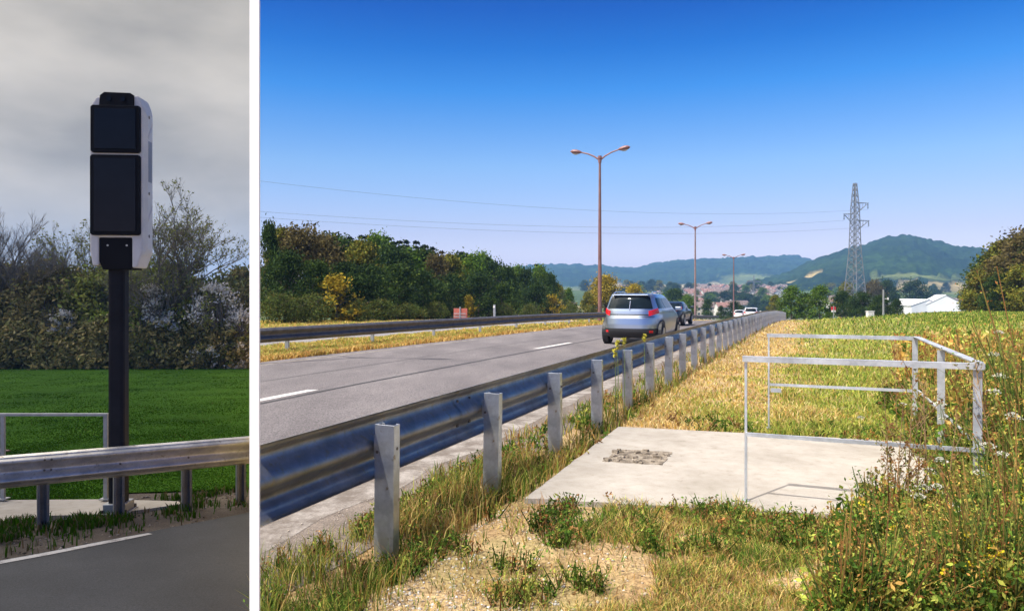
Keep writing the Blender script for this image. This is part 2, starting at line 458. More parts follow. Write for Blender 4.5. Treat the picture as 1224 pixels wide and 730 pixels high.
structure(strip('road_seam', -6.36, -6.33, 9.0, 40, .0065, M['tar'], 2), 'hairline crack in the far lane')
y = 8.3
k = 0
while y < 90:
    structure(strip('lane_line', -4.96, -4.80, y, y + 2.95, .0068, M['dash']), 'white dash of the lane line, %s from the camera' % ORD[k])
    y += 12.05; k += 1

# ------------------------------------------------------------------ grass generators
def blades(name, X, Y, Z, Hh, W, C, mat, lean=.5, parent=None):
    n = len(X)
    az = rng.uniform(0, 2 * np.pi, n); fa = rng.uniform(0, 2 * np.pi, n)
    L = rng.uniform(.1, 1, n) * lean * Hh
    dxx, dyy = np.cos(az), np.sin(az)
    wx, wy = np.cos(fa) * W / 2, np.sin(fa) * W / 2
    B = np.stack([X, Y, Z], 1)
    V = np.empty((n, 5, 3), np.float32)
    V[:, 0] = B + np.stack([-wx, -wy, np.zeros(n) - .01], 1)
    V[:, 1] = B + np.stack([wx, wy, np.zeros(n) - .01], 1)
    mid = B + np.stack([dxx * L * .35, dyy * L * .35, Hh * .6], 1)
    V[:, 2] = mid + np.stack([wx * .75, wy * .75, np.zeros(n)], 1)
    V[:, 3] = mid - np.stack([wx * .75, wy * .75, np.zeros(n)], 1)
    V[:, 4] = B + np.stack([dxx * L, dyy * L, Hh * rng.uniform(.85, 1, n)], 1)
    b = np.arange(n) * 5
    q = np.stack([b, b + 1, b + 2, b + 3], 1); t = np.stack([b + 3, b + 2, b + 4], 1)
    CC = np.repeat(C[:, None, :], 5, 1).reshape(-1, 3)
    return np_mesh(name, V.reshape(-1, 3), [q, t], CC, mat, parent)

PAL = dict(straw=(.66, .48, .17), pale=(.78, .62, .30), yg=(.40, .43, .08), green=(.12, .21, .028), dgreen=(.065, .12, .02), brown=(.32, .18, .07), rust=(.42, .20, .06), gold=(.56, .36, .09))
def pick(n, names, probs):
    P = np.array([PAL[k] for k in names]); p = np.array(probs, float)
    if p.ndim == 1:
        i = rng.choice(len(names), n, p=p / p.sum())
    else:
        p = p / p.sum(1, keepdims=True); cum = np.cumsum(p, 1)
        i = np.minimum((rng.random(n)[:, None] > cum).sum(1), len(names) - 1)
    return P[i] * rng.uniform(.7, 1.25, (n, 1)) * rng.uniform(.93, 1.07, (n, 3))

PADS = (1.35, 4.62, .27, 3.30)            # s0, s1, t0, t1 of the concrete pad
def on_pad(x, y, m=0.0):
    s_, t_ = ss(x, y), tt(x, y)
    e = (vnoise(x, y, .25, 21) - .5) * .25
    return (s_ > PADS[0] + m + e * .9 + .2 * (t_ - PADS[2])) & (s_ < PADS[1] - m + e * .5) & (t_ > PADS[2] + m) & (t_ < PADS[3] - m)
def sample(n, y0, y1, u0=305, u1=1260):
    iy = rng.uniform(1 / y1, 1 / y0, n); Y = 1 / iy
    U = rng.uniform(u0, u1, n); X = (U - CX) / F * Y
    return X, Y

def grass_zone(name, n, y0, y1, accept, hfun, colfun, wk=.0021, lean=.5, u0=306, u1=1262, label=None):
    X, Y = sample(n, y0, y1, u0, u1)
    k = accept(X, Y) & (X > seam(Y) + .01)
    X, Y = X[k], Y[k]
    hh = hfun(X, Y) * rng.uniform(.5, 1.25, len(X))
    W = wk * Y * rng.uniform(.6, 1.4, len(X))
    o = blades(name, X, Y, H(X, Y), hh, W, colfun(X, Y), M['grass'], lean)
    return tag(o, label, 'grass', kind='stuff')
def keep(X, p): return rng.random(len(X)) < p

# -- grass along the guardrail feet
def acc(X, Y):
    t = tt(X, Y) + (vnoise(X, Y, .5, 33) - .5) * .25
    return (t > -.52) & (t < .30) & keep(X, .25 + .9 * (fbm(X, Y, .7, 12) > .42)) & ~on_pad(X, Y, .02)
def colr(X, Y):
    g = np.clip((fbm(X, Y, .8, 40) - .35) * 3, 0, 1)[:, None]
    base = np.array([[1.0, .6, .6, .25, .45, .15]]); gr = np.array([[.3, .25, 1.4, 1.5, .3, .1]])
    return pick(len(X), ['straw', 'gold', 'yg', 'green', 'brown', 'rust'], base * (1 - g) + gr * g) * .72  # darkened overall: undergrowth tone, with the rail's shadow put into the colour
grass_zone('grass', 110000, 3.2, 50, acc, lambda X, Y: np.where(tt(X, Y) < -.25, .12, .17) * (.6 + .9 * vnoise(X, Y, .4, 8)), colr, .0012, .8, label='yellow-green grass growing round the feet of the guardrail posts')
# -- foreground dirt with sparse clumps
def acc(X, Y):
    t, s_ = tt(X, Y), ss(X, Y)
    m = fbm(X, Y, .45, 61) + .12 * np.exp(-((X - 0.02) ** 2 + (Y - 3.75) ** 2) / .06) + .15 * np.exp(-((X - 1.1) ** 2 + (Y - 3.8) ** 2) / .1)
    front = (t > .28) & (t < 3.2) & (s_ < PADS[0] + .8)
    strip_ = (s_ > PADS[0] - .70 + .1 * t) & (t > .9)
    p = np.where(m > .60, .9, np.where(m > .52, .22, .05)); p = np.where(strip_, np.maximum(p, .2 + .6 * (m > .40)), p)
    return front & keep(X, p) & ~on_pad(X, Y, .03)
def colr(X, Y):
    g = np.clip((fbm(X, Y, .35, 71) - .44) * 6 - 1.2 * np.clip((.7 - ss(X, Y)) * 3, 0, 1), 0, 1)[:, None]
    return pick(len(X), ['straw', 'gold', 'yg', 'green', 'brown', 'dgreen'], np.array([[.9, .4, .6, .7, 1.1, .4]]) * (1 - g) + np.array([[.2, .1, .6, 1.4, .5, 1.1]]) * g)
grass_zone('grass', 150000, 3.15, 6.5, acc, lambda X, Y: (.028 + .07 * vnoise(X, Y, .22, 18) ** 1.3) * np.where(ss(X, Y) > PADS[0] - .6 + .1 * tt(X, Y), 1.35, 1), colr, .0012, 1.5, label='short patchy green and straw grass in front of the concrete pad')
# -- dry verge beyond the pad
def acc(X, Y):
    t, s_ = tt(X, Y), ss(X, Y)
    return (t > .25) & ((s_ > PADS[1] - .15) | (t > 3.15)) & (t < 3.6 + .22 * Y) & ~on_pad(X, Y, .03) & keep(X, .25 + .75 * fbm(X, Y, .8, 81))
def colr(X, Y):
    t = tt(X, Y)
    g = np.clip((fbm(X, Y, 1.3, 91) - .5) * 3 + np.clip((t - 1.3) / 1.0, -.5, 1.5), 0, 1)[:, None]
    fg = (np.clip((Y - 19) / 12, 0, 1) * np.clip((t - 3.2) / 2.5, 0, 1))[:, None]
    return pick(len(X), ['straw', 'pale', 'gold', 'yg', 'green', 'brown'], np.array([[1.3, .9, .8, .15, .03, .25]]) * (1 - g) + (np.array([[.25, .12, .15, 2.2, .85, .15]]) * (1 - fg) + np.array([[.12, .02, .08, 1.5, 2.4, .05]]) * fg) * g)
grass_zone('grass', 330000, 6.0, 60, acc, lambda X, Y: (.022 + .05 * vnoise(X, Y, .5, 28) ** 1.5) * (1 + .03 * Y) * np.where(tt(X, Y) > 1.8, 1.6, 1), colr, .0012, 1.3, label='dry yellow verge grass beyond the concrete pad')
# -- taller dry growth to the right, running up the field
def acc(X, Y):
    t = tt(X, Y)
    return (t > 3.4 + .10 * Y) & keep(X, .3 + .7 * fbm(X, Y, 1.2, 101)) & (Y < 46)
def colr(X, Y):
    m = fbm(X, Y, 1.6, 111); g = np.clip((m - .45) * 4, 0, 1)[:, None]
    far = np.clip((Y - 17) / 12, 0, 1)[:, None]
    c = np.array([[.6, 1.1, .8, .35, .9, 1.0]]) * (1 - g) + np.array([[.4, .6, 1.7, 1.0, .2, .15]]) * g
    c = c * (1 - far) + np.array([[.5, .3, 1.6, 1.5, .15, .08]]) * far
    return pick(len(X), ['straw', 'gold', 'yg', 'green', 'brown', 'rust'], c)
grass_zone('grass', 260000, 3.6, 60, acc, lambda X, Y: (.10 + .22 * fbm(X, Y, 1.0, 38)) * np.clip(1.2 - Y / 60, .5, 1), colr, .0012, .9, label='tall dry and rusty grass right of the railing')
# -- green crest of the field
def acc(X, Y): return (tt(X, Y) > 4 + .1 * Y) & (Y > 34)
grass_zone('grass', 60000, 34, 66, acc, lambda X, Y: .14 + 0 * X, lambda X, Y: pick(len(X), ['yg', 'green', 'straw', 'dgreen'], [1, 1.6, .25, .35]), .0014, .7, label='green grass on the crest of the field')
# -- median strips
def acc(X, Y):
    t = tt(X, Y) + (vnoise(X, Y, 1.0, 55) - .5) * .2
    return ((t < -8.95) & (t > -12.2)) | ((t < -20.8) & (t > -34))
def colr(X, Y):
    t = tt(X, Y); f = np.clip((-t - 9.1) / .7, 0, 1)[:, None]
    return pick(len(X), ['straw', 'gold', 'yg', 'green', 'rust'], np.array([[.9, 1.1, .1, .0, .45]]) * (1 - f) + np.array([[.9, .7, 1.1, .15, .05]]) * f)
grass_zone('grass', 380000, 12, 90, acc, lambda X, Y: .06 + .12 * vnoise(X, Y, .8, 58), colr, .0014, .9, u1=900, label='yellow grass of the median under the far guardrail')

# pebbles and clods in the foreground
def stones(name, n, accept, y0, y1, r0, r1, cols, label, zf=H, u0=305, u1=1260):
    X, Y = sample(n, y0, y1, u0, u1)
    k = accept(X, Y); X, Y = X[k], Y[k]; n = len(X)
    oct_ = np.array([(1, 0, 0), (-1, 0, 0), (0, 1, 0), (0, -1, 0), (0, 0, 1), (0, 0, -1)], float)
    F8 = np.array([(0, 2, 4), (2, 1, 4), (1, 3, 4), (3, 0, 4), (2, 0, 5), (1, 2, 5), (3, 1, 5), (0, 3, 5)])
    r = rng.uniform(r0, r1, (n, 1, 1)) * rng.uniform(.5, 1, (n, 1, 1))
    a = rng.uniform(0, 6.28, n)
    V = oct_[None] * rng.uniform(.6, 1.3, (n, 6, 1)) * np.array([1, 1, .6])
    ca, sa = np.cos(a)[:, None], np.sin(a)[:, None]
    Vx = V[:, :, 0] * ca - V[:, :, 1] * sa; Vy = V[:, :, 0] * sa + V[:, :, 1] * ca
    V = np.stack([Vx, Vy, V[:, :, 2]], 2) * r
    V += np.stack([X, Y, zf(X, Y)], 1)[:, None, :]
    f = (np.arange(n)[:, None, None] * 6 + F8[None]).reshape(-1, 3)
    c = np.array(cols)[rng.integers(0, len(cols), n)] * rng.uniform(.7, 1.2, (n, 1))
    o = np_mesh(name, V.reshape(-1, 3), [f], np.repeat(c[:, None], 6, 1).reshape(-1, 3), M['stone'])
    return tag(o, label, 'gravel', kind='stuff')
M['stone'] = leafmat('stone_bits', 0.0, .9)
stones('gravel', 15000, lambda X, Y: (tt(X, Y) > .2) & (ss(X, Y) < PADS[0]) & (tt(X, Y) < 3.4) & keep(X, .15 + .85 * (fbm(X, Y, .5, 131) > .52)), 3.1, 6, .004, .017,
       [(.50, .45, .38), (.42, .34, .25), (.60, .57, .52), (.26, .2, .15)], 'loose pale gravel scattered on the bare soil in front of the pad')
stones('gravel', 6000, lambda X, Y: (tt(X, Y) > -.8) & (tt(X, Y) < -.15), 3.1, 16, .003, .010,
       [(.45, .39, .32), (.36, .29, .22), (.55, .5, .46)], 'fine grit along the gritty shoulder', lambda X, Y: H0(Y) + .012)

# ------------------------------------------------------------------ added white divider strip between the two places
div_strip = MB(); div_strip.box(0, 0, .95, .0158, .005, 2.1); o = div_strip.build('white_divider', M['white'])
o.location = ((304.6 - CX) / F * 1.2, 1.2, 0)
tag(o, 'tall plain white divider added between the grey roadside and the sunny verge', 'divider')

# ------------------------------------------------------------------ guardrail beams
def wave(keys, n=6):
    out = []
    for (z0, w0), (z1, w1) in zip(keys[:-1], keys[1:]):
        for i in range(n):
            q = i / n; out.append((z0 + (z1 - z0) * q, w0 + (w1 - w0) * (.5 - .5 * math.cos(math.pi * q))))
    return out + [keys[-1]]
WPROF = [(.000, .004), (.012, .022)] + wave([(.030, .045), (.088, .082), (.180, .006), (.300, .082), (.352, .040)], 7) + [(.364, .022), (.370, .010)]   # (height, towards the road)
def w_beam(name, svals, start, zf, mat, parent, side=-1, zb=.44, off=.065, thick=.004, hs=1.0):
    """W-shaped beam along local y; start(t) trims the first end."""
    V = []; Fc = []
    for lay in (0, 1):
        for s_ in svals:
            for z_, w_ in WPROF:
                t = side * (off + w_ + lay * thick)
                s2 = max(s_, start(t)) if start else s_
                V.append((t, s2, zf(s2) + zb + z_ * hs))
    n, m = len(WPROF), len(svals)
    for lay in (0, 1):
        b = lay * n * m
        for i in range(m - 1):
            for j in range(n - 1):
                a = b + i * n + j
                Fc.append((a, a + 1, a + n + 1, a + n) if lay else (a + n, a + n + 1, a + 1, a))
    b = n * m
    for i in range(m - 1):
        for j in (0, n - 1):
            Fc.append((i * n + j, (i + 1) * n + j, b + (i + 1) * n + j, b + i * n + j))
    mb = MB(); mb.add(V, Fc)
    o = mb.build(name, mat, parent, smooth=True)
    return o
def post_mesh(mat, h=.753, w=.125, d=.06, th=.006, below=.3):
    """Channel post: web across the rail direction, flanges running away from the viewer."""
    mb = MB()
    z0 = -below
    mb.box(0, 0, (h + z0) / 2, w, th, h - z0)
    for sx in (-1, 1):
        mb.box(sx * (w / 2 - th / 2), d / 2 + th / 2 + .0005, (h + z0) / 2, th, d, h - z0)
        mb.box(sx * (w / 2 - th - .010), d + th * .5, (h + z0) / 2 - .0015, .018, th, h - z0)
    return mb
gr = empty('guardrail', (P0[0], P0[1], 0), RZ, 'near galvanised guardrail with a row of channel posts beside the concrete pad', 'guardrail')
def zf_near(s_): return float(H0(P0[1] + AY * s_))
def start_near(t):
    k = (304.5 - CX) / F     # where the beam passes behind the white divider
    return (k * (P0[1] - AX * t) - P0[0] - AY * t) / (AX - k * AY)
sv = [-1.3 + .02] + list(np.arange(-.6, 30, 1.0)) + list(np.arange(31, 76, 3.0))
w_beam('beam', sv, start_near, zf_near, M['beam'], gr)
post0 = None
for k in range(0, 48):
    s_ = k * 1.475
    if post0 is None:
        post0 = post_mesh(M['post']).build('post', M['post'], gr, bevel=.0015); p = post0
    else:
        p = post0.copy(); COL.objects.link(p); p.parent = gr
    p.location = (rnd.uniform(-.006, .006), s_, zf_near(s_) + rnd.uniform(-.008, .006))
    p.rotation_euler = (rnd.uniform(-.012, .012), rnd.uniform(-.015, .015), rnd.uniform(-.05, .05))
    if k < 14:
        sp = MB(); sp.box(-.060, s_ + .035, zf_near(s_) + .625, .014, .06, .13); sp.build('spacer', M['post'], gr)
        b_ = MB(); b_.disc((-.035, s_ - .006, zf_near(s_) + .60), (0, 1, 0), .009, .012, 8); b_.build('bolt', M['bolt'], gr); b_ = MB(); b_.disc((.066, s_ + .03, zf_near(s_) + .62), (1, 0, 0), .010, .014, 8); b_.build('bolt', M['bolt'], gr)
for s_ in (1.30, 5.7, 10.1, 14.5):                       # lapped beam joints
    j_ = MB()
    V = []; Fc = []
    prof = WPROF
    for ds in (-.16, .16):
        for z_, w_ in prof: V.append((-(.065 + w_ - .004), s_ + ds, zf_near(s_) + .44 + z_))
    n = len(prof)
    for j in range(n - 1): Fc.append((j, j + 1, n + j + 1, n + j))
    j_.add(V, Fc)
    for ds in (-.10, .10):
        for z_ in (.10, .27): q_ = MB(); q_.disc((-(.065 + .074), s_ + ds, zf_near(s_) + .44 + z_), (1, 0, 0), .014, .02, 8); q_.build('bolt', M['bolt'], gr)
    j_.build('joint_plate', M['beam'], gr, smooth=True)

# far guardrail on the median
fx, fy = st(0, -10.45)
gf = empty('guardrail', (fx, fy, 0), RZ, 'far dark guardrail on the grassy median of the road', 'guardrail')
def zf_far(s_): return float(H0(fy + AY * s_))
def start_far(t):
    k = -SEAM + .002
    return (k * (fy - AX * t) - fx - AY * t) / (AX - k * AY)
s0 = start_far(0)
M['beam_dark'] = galv('shaded_beam', (.20, .19, .19), .55, .6)  # darker beam copy: shade on its near face put into the base colour
w_beam('beam', [s0 - 1] + list(np.arange(s0 + .6, 110, 3.0)), start_far, zf_far, M['beam_dark'], gf, side=1, zb=.30, off=.05)
fpost = None
s_ = ss(*px(343.7, 418.6)) - 0
while s_ < 105:
    if fpost is None:
        fpost = post_mesh(M['post'], .60, .10, .05).build('post', M['post'], gf); p = fpost
    else:
        p = fpost.copy(); COL.objects.link(p); p.parent = gf
    p.location = (0, s_, zf_far(s_)); s_ += 4.0

# ------------------------------------------------------------------ concrete pad and its railing
pad = MB()
N_ = 26
edge_pts = []
def rough_edge(a, b, n, amp):
    out = []
    for i in range(n):
        f = i / n
        dx_, dy_ = b[0] - a[0], b[1] - a[1]; L_ = math.hypot(dx_, dy_)
        w = rnd.uniform(-amp, amp) if 0 < i else 0
        out.append((a[0] + dx_ * f - dy_ / L_ * w, a[1] + dy_ * f + dx_ / L_ * w))
    return out
A, B, C_, D = (PADS[2] + .06, PADS[0]), (PADS[3], PADS[0] + .62), (PADS[3], PADS[1] + .08), (PADS[2], PADS[1] - .25)
poly = rough_edge(A, B, 26, .012) + rough_edge(B, C_, 12, .004) + rough_edge(C_, D, 20, .006) + rough_edge(D, A, 24, .008)
pad.slab(poly, -.08, .022)
pr = empty('concrete_pad', (P0[0], P0[1], 0), RZ, 'pale concrete slab with a broken patch beside the near guardrail', 'concrete slab')
pad.build('slab', M['pad'], pr)
c0 = px(720, 554); c1 = px(741, 540); c2 = px(803.5, 543); c3 = px(792, 558.6)
hole = MB(); hp = [(tt(*c), ss(*c)) for c in (c0, c3, c2, c1)]
hh = []
for i in range(4):
    hh += rough_edge(hp[i], hp[(i + 1) % 4], 7, .018)
hole.slab(hh, .0, .026)
hole.build('broken_patch', M['pad_rough'], pr)
ch = MB()
for i in range(46):
    f, g = rnd.random() ** 1.6, rnd.random()
    bx = hp[0][0] * (1 - f) * (1 - g) + hp[1][0] * f * (1 - g) + hp[2][0] * f * g + hp[3][0] * (1 - f) * g
    by = hp[0][1] * (1 - f) * (1 - g) + hp[1][1] * f * (1 - g) + hp[2][1] * f * g + hp[3][1] * (1 - f) * g
    r = rnd.uniform(.008, .028)
    ch.box(bx, by, .026 + r * .3, r * 2, r * 1.5, r * .9, rnd.uniform(0, 3))
o = ch.build('rubble', M['pad_rough'], pr); tag(o, kind='stuff')

# railing: posts and rails, open towards the road
RS0, RS1, RT0, RT1, RH = 1.88, 4.90, 1.81, 3.22, 1.05
rl = empty('safety_railing', (P0[0], P0[1], 0), RZ, 'galvanised three-sided railing standing on the sunny concrete pad', 'railing')
def angle_bar(p, q, w1, w2, th=.006):
    """L-profile between two points of the same height."""
    mb = MB(); p, q = Vector(p), Vector(q); d = q - p; L_ = d.length
    a = math.atan2(d.y, d.x); c = (p + q) / 2
    mb.box(c.x, c.y, c.z, L_, w1, th, a)
    mb.box(c.x - math.sin(a) * (w1 / 2 - th / 2) * -1, c.y + math.cos(a) * (w1 / 2 - th / 2) * -1, c.z - w2 / 2 - th / 2 - .0005, L_, th, w2, a)
    return mb
def vpost(x, y, wx, wy, th=.006, h=RH):
    mb = MB()
    mb.box(x, y, h / 2 - .02, wx, th, h + .03)
    mb.box(x + wx / 2 - th / 2, y + wy / 2 + th / 2 + .0005, h / 2 - .02, th, wy, h + .03)
    return mb
for (x_, y_, wx_, wy_) in ((RT0, RS0, .016, .030), (RT0, RS1, .016, .030), (RT1, RS1, .050, .020), (RT1, (RS0 + RS1) / 2 - .1, .055, .020), (RT1, RS0, .050, .022)):
    vpost(x_, y_, wx_, wy_, .007, RH - .012).build('post', M['rail'], rl)
angle_bar((RT0 - .02, RS0 - .012, RH), (RT1 + .035, RS0 - .012, RH), .05, .032).build('top_rail', M['rail'], rl)
angle_bar((RT0 - .02, RS1 + .035, RH), (RT1 + .035, RS1 + .035, RH), .045, .03).build('top_rail', M['rail'], rl)
angle_bar((RT1 + .012, RS0 + .02, RH + .004), (RT1 + .012, RS1 + .01, RH + .004), .055, .03).build('top_rail', M['rail'], rl)
angle_bar((RT0, RS0 - .010, .51), (RT1 + .02, RS0 - .010, .51), .018, .020, .005).build('mid_rail', M['rail'], rl)
angle_bar((RT0, RS1 + .012, .51), (RT1, RS1 + .012, .51), .018, .022, .005).build('mid_rail', M['rail'], rl)
angle_bar((RT1 + .03, RS0, .51), (RT1 + .03, RS1, .51), .02, .028, .005).build('mid_rail', M['rail'], rl)
br = MB(); br.box(RT0 + .075, RS1 - .004, .44, .11, .006, .045); br.build('small_plate', M['rail'], rl)
for z_ in (.72, .48): bl = MB(); bl.disc((RT1 + .005, RS0 - .006, z_), (0, 1, 0), .010, .01, 8); bl.build('bolt', M['bolt'], rl)
for (x_, y_) in ((RT0, RS0), (RT0, RS1), (RT1, RS1), (RT1, RS0)): bs = MB(); bs.box(x_, y_ + .01, .026, .05, .05, .008); bs.build('base_plate', M['rail'], rl)

#PART2
# ------------------------------------------------------------------ haze-free far land: hills and valley
def lerp_tab(u, tab): return np.interp(u, [a for a, b in tab], [b for a, b in tab])
FAR = [(500, 330), (560, 326), (600, 322), (640, 316.5), (680, 316), (720, 317.5), (745, 321), (760, 322), (780, 316), (810, 312), (850, 309.5), (900, 307), (950, 306), (975, 312), (1000, 316), (1060, 318), (1300, 320)]
NEAR = [(700, 352), (860, 347), (890, 340), (920, 333), (940, 326), (960, 317.5), (975, 312), (990, 306), (1010, 300), (1030, 295), (1050, 288.5), (1062, 284.8), (1080, 283.2), (1098, 285), (1115, 288.5), (1140, 294.5), (1165, 298), (1200, 303), (1240, 308), (1300, 314)]
def ridge(name, tab, r0, r1, zb, mat, label, seed, u0, u1, fields=None, rough=6.0):
    us = np.arange(u0, u1, 2.0); rs = np.concatenate([np.linspace(r0, r1, 46), r1 * np.array([1.03, 1.08, 1.16, 1.3])])
    rows = []; cols = []
    for r in rs:
        f = (r - r0) / (r1 - r0)
        top = 1.5 + (HZ - lerp_tab(us, tab)) / F * r1
        if f <= 1: g = f * f * (3 - 2 * f) * .55 + f * .45
        else: g = 1 - (f - 1) * 1.4
        X = (us - CX) / F * r; Y = np.full(len(us), r)
        z = zb + (top - zb) * g
        und = (fbm(X, Y, 260, seed) - .5) * 26 * np.clip(f, 0, 1) * np.clip(1.25 - f, .12, 1)
        fld = np.zeros(len(us))
        for (ua, ub, fa, fb, kind) in (fields or []):
            w = (fbm(X, Y, 60, seed + 5) - .5)
            inside = (us + w * 22 > ua) & (us + w * 22 < ub) & (f + w * .05 > fa) & (f + w * .05 < fb)
            fld = np.where(inside, kind, fld)
        tree = (fbm(X, Y, 16, seed + 9, 2) - .4) * rough * 2 * (fld == 0)
        z = z + und + tree - 1.0
        rows.append(np.stack([X, Y, z], 1))
        wood = np.array([.022, .046, .011]) * (.55 + .9 * fbm(X, Y, 90, seed + 3, 4))[:, None] * (.75 + .5 * vnoise(X, Y, 14, seed + 4))[:, None]
        c = wood
        for kk, cc in ((1, (.52, .42, .25)), (2, (.13, .16, .05)), (3, (.34, .27, .13))):
            c = np.where((fld == kk)[:, None], np.array(cc) * (.85 + .3 * vnoise(X, Y, 40, seed + 6))[:, None], c)
        cols.append(c)
    V = np.array(rows).reshape(-1, 3); nr, nc = len(rs), len(us)
    i, j = np.meshgrid(np.arange(nr - 1), np.arange(nc - 1), indexing='ij'); a = (i * nc + j).ravel()
    o = np_mesh(name, V, [np.stack([a, a + 1, a + nc + 1, a + nc], 1)], np.array(cols).reshape(-1, 3), mat)
    return structure(o, label)
def hill_mat():
    m, N, L, P = newmat('wooded_hillside')
    a = N.new('ShaderNodeAttribute'); a.attribute_name = 'Col'; tc = N.new('ShaderNodeTexCoord')
    n1, r1 = noise_col(N, L, tc.outputs['Object'], .09, [(.30, (.35, .38, .35)), (.5, (.95, .95, .95)), (.72, (1.75, 1.7, 1.5))], detail=7, rough=.75)
    n2, r2 = noise_col(N, L, tc.outputs['Object'], .012, [(.35, (.7, .75, .7)), (.65, (1.3, 1.25, 1.2))], detail=4)
    c = mixc(N, L, 1.0, a.outputs['Color'], r1.outputs[0], 'MULTIPLY'); c = mixc(N, L, 1.0, c, r2.outputs[0], 'MULTIPLY')
    L.new(c, P.inputs['Base Color']); P.inputs['Roughness'].default_value = 1.0; P.inputs['Specular IOR Level'].default_value = 0.05
    b = N.new('ShaderNodeBump'); b.inputs['Strength'].default_value = .8; b.inputs['Distance'].default_value = 9.0
    L.new(n1.outputs[0], b.inputs['Height']); L.new(b.outputs[0], P.inputs['Normal'])
    return m
M['hill'] = hill_mat()
ridge('hills', FAR, 1500, 2700, -10, M['hill'], 'long blue wooded ridge on the horizon', 3, 480, 1320,
      fields=[(660, 760, .14, .24, 3), (770, 862, .10, .30, 1), (640, 700, .22, .30, 2), (860, 930, .2, .45, 2), (700, 745, .32, .36, 1)], rough=9)
ridge('hill', NEAR, 760, 1500, -12, M['hill'], 'rounded green hill behind the pylon', 11, 800, 1320,
      fields=[(934, 980, .47, .55, 3), (1072, 1160, .10, .26, 3), (1040, 1160, .30, .34, 2)], rough=9)

# ------------------------------------------------------------------ trees
def leaf_cloud(P, size, C, elong=1.5):
    """Rhombic leaves at points P."""
    n = len(P)
    a = rng.normal(size=(n, 3)); a /= np.linalg.norm(a, axis=1)[:, None]
    b = rng.normal(size=(n, 3)); b -= (a * b).sum(1)[:, None] * a; b /= np.linalg.norm(b, axis=1)[:, None]
    s_ = (size * rng.uniform(.6, 1.3, n))[:, None]
    V = np.stack([P - a * s_ * elong * .5, P + b * s_ * .42, P + a * s_ * elong * .5, P - b * s_ * .42], 1)
    return V.reshape(-1, 3), (np.arange(n)[:, None] * 4 + np.arange(4)[None]), np.repeat(C, 4, 0)

def crown_points(h, w, nclump, per, base=.12, top_power=.75, rag=.2, seed=0):
    r_ = np.random.default_rng(seed)
    P = []; T = []
    for i in range(nclump):
        f = r_.random() ** .85
        z = h * (base + (1 - base) * f)
        prof = math.sin(math.pi * min(1, (f * .86 + .14)) ** top_power) ** .6
        prof = max(prof, .25)
        a = r_.uniform(0, 2 * math.pi); rad = w / 2 * prof * math.sqrt(r_.random()) * r_.uniform(.85, 1.1)
        c = np.array([math.cos(a) * rad, math.sin(a) * rad, min(z, h * .96)])
        sz = w * r_.uniform(.07, .15)
        p = r_.normal(size=(per, 3)) * sz * np.array([1, 1, .8]) * .62 + c
        P.append(p); T.append(np.full(per, r_.uniform(.6, 1.35)))
    P = np.concatenate(P); T = np.concatenate(T)
    P[:, 2] = np.maximum(P[:, 2], .05)
    return P, T

def tree_proto(name, h, w, nclump, per, leaf, col, col2, seed, base=.12, clip=None, trunk_mat=None, conifer=False):
    """Empty with trunk (limbs and branches) and crown at the origin."""
    r_ = random.Random(seed)
    root = empty(name, (0, 0, 0))
    mb = MB()
    mb.tube([(0, 0, -.5), (w * .01, 0, h * .3), (w * .02, w * .015, h * .6), (0, 0, h * .93)], [h * .022, h * .017, h * .010, h * .003], 7)
    if conifer:
        P = []; T = []
        rr = np.random.default_rng(seed)
        nl = int(nclump)
        for i in range(nl):
            f = i / nl; z = h * (.06 + .93 * f); R = w / 2 * (1 - f) ** .85 + .08
            m = max(3, int(13 * (1 - f)))
            a0 = rr.uniform(0, 6.28)
            for k in range(m):
                a = a0 + k * 6.28 / m + rr.uniform(-.2, .2); L = R * rr.uniform(.75, 1.12)
                q = rr.random(per) ** .7
                pts = np.stack([np.cos(a) * L * q, np.sin(a) * L * q, z - L * .35 * q + .1 * L], 1) + rr.normal(size=(per, 3)) * .05 * h / 7
                P.append(pts); T.append(np.full(per, rr.uniform(.6, 1.3)))
        P = np.concatenate(P); T = np.concatenate(T)
    else:
        for k in range(9):
            a = r_.uniform(0, 6.28); z0 = h * r_.uniform(.15, .6); L = w * r_.uniform(.25, .42)
            mb.tube([(0, 0, z0), (math.cos(a) * L * .5, math.sin(a) * L * .5, z0 + L * .5), (math.cos(a) * L, math.sin(a) * L, z0 + L * .75)], [h * .009, h * .006, h * .002], 5)
        P, T = crown_points(h, w, nclump, per, base, seed=seed)
    mb.build('trunk', trunk_mat or M['bark'], root)
    rr = np.random.default_rng(seed + 1)
    mixv = rr.random(len(P))[:, None] < .5 * (fbm(P[:, 0] + 50, P[:, 2] + 9, w * .35, seed)[:, None])
    C = np.where(mixv, np.array(col2), np.array(col)) * (T * rr.uniform(.75, 1.25, len(P)))[:, None]
    V, q, CC = leaf_cloud(P, np.full(len(P), leaf), C)
    np_mesh('crown', V, [q], CC, M['leaf'], root)
    root['h'] = h; root['w'] = w
    return root
KINDS = {}
def kind(key, *a, **k): KINDS[key] = (a, k, [])
kind('dark', 'deciduous_tree', 7, 5.5, 95, 75, .20, (.042, .075, .014), (.085, .12, .02), 11)
kind('dark2', 'deciduous_tree', 7, 6.5, 100, 75, .20, (.030, .056, .013), (.06, .09, .018), 12)
kind('green', 'deciduous_tree', 7, 5.0, 85, 75, .20, (.085, .155, .018), (.16, .22, .025), 13)
kind('olive', 'deciduous_tree', 7, 5.0, 85, 75, .20, (.14, .15, .022), (.24, .19, .025), 14)
kind('brown', 'deciduous_tree', 7, 5.6, 95, 75, .18, (.115, .09, .032), (.15, .12, .035), 15)
kind('gold', 'deciduous_tree', 7, 6.5, 100, 75, .20, (.30, .235, .025), (.40, .27, .03), 16)
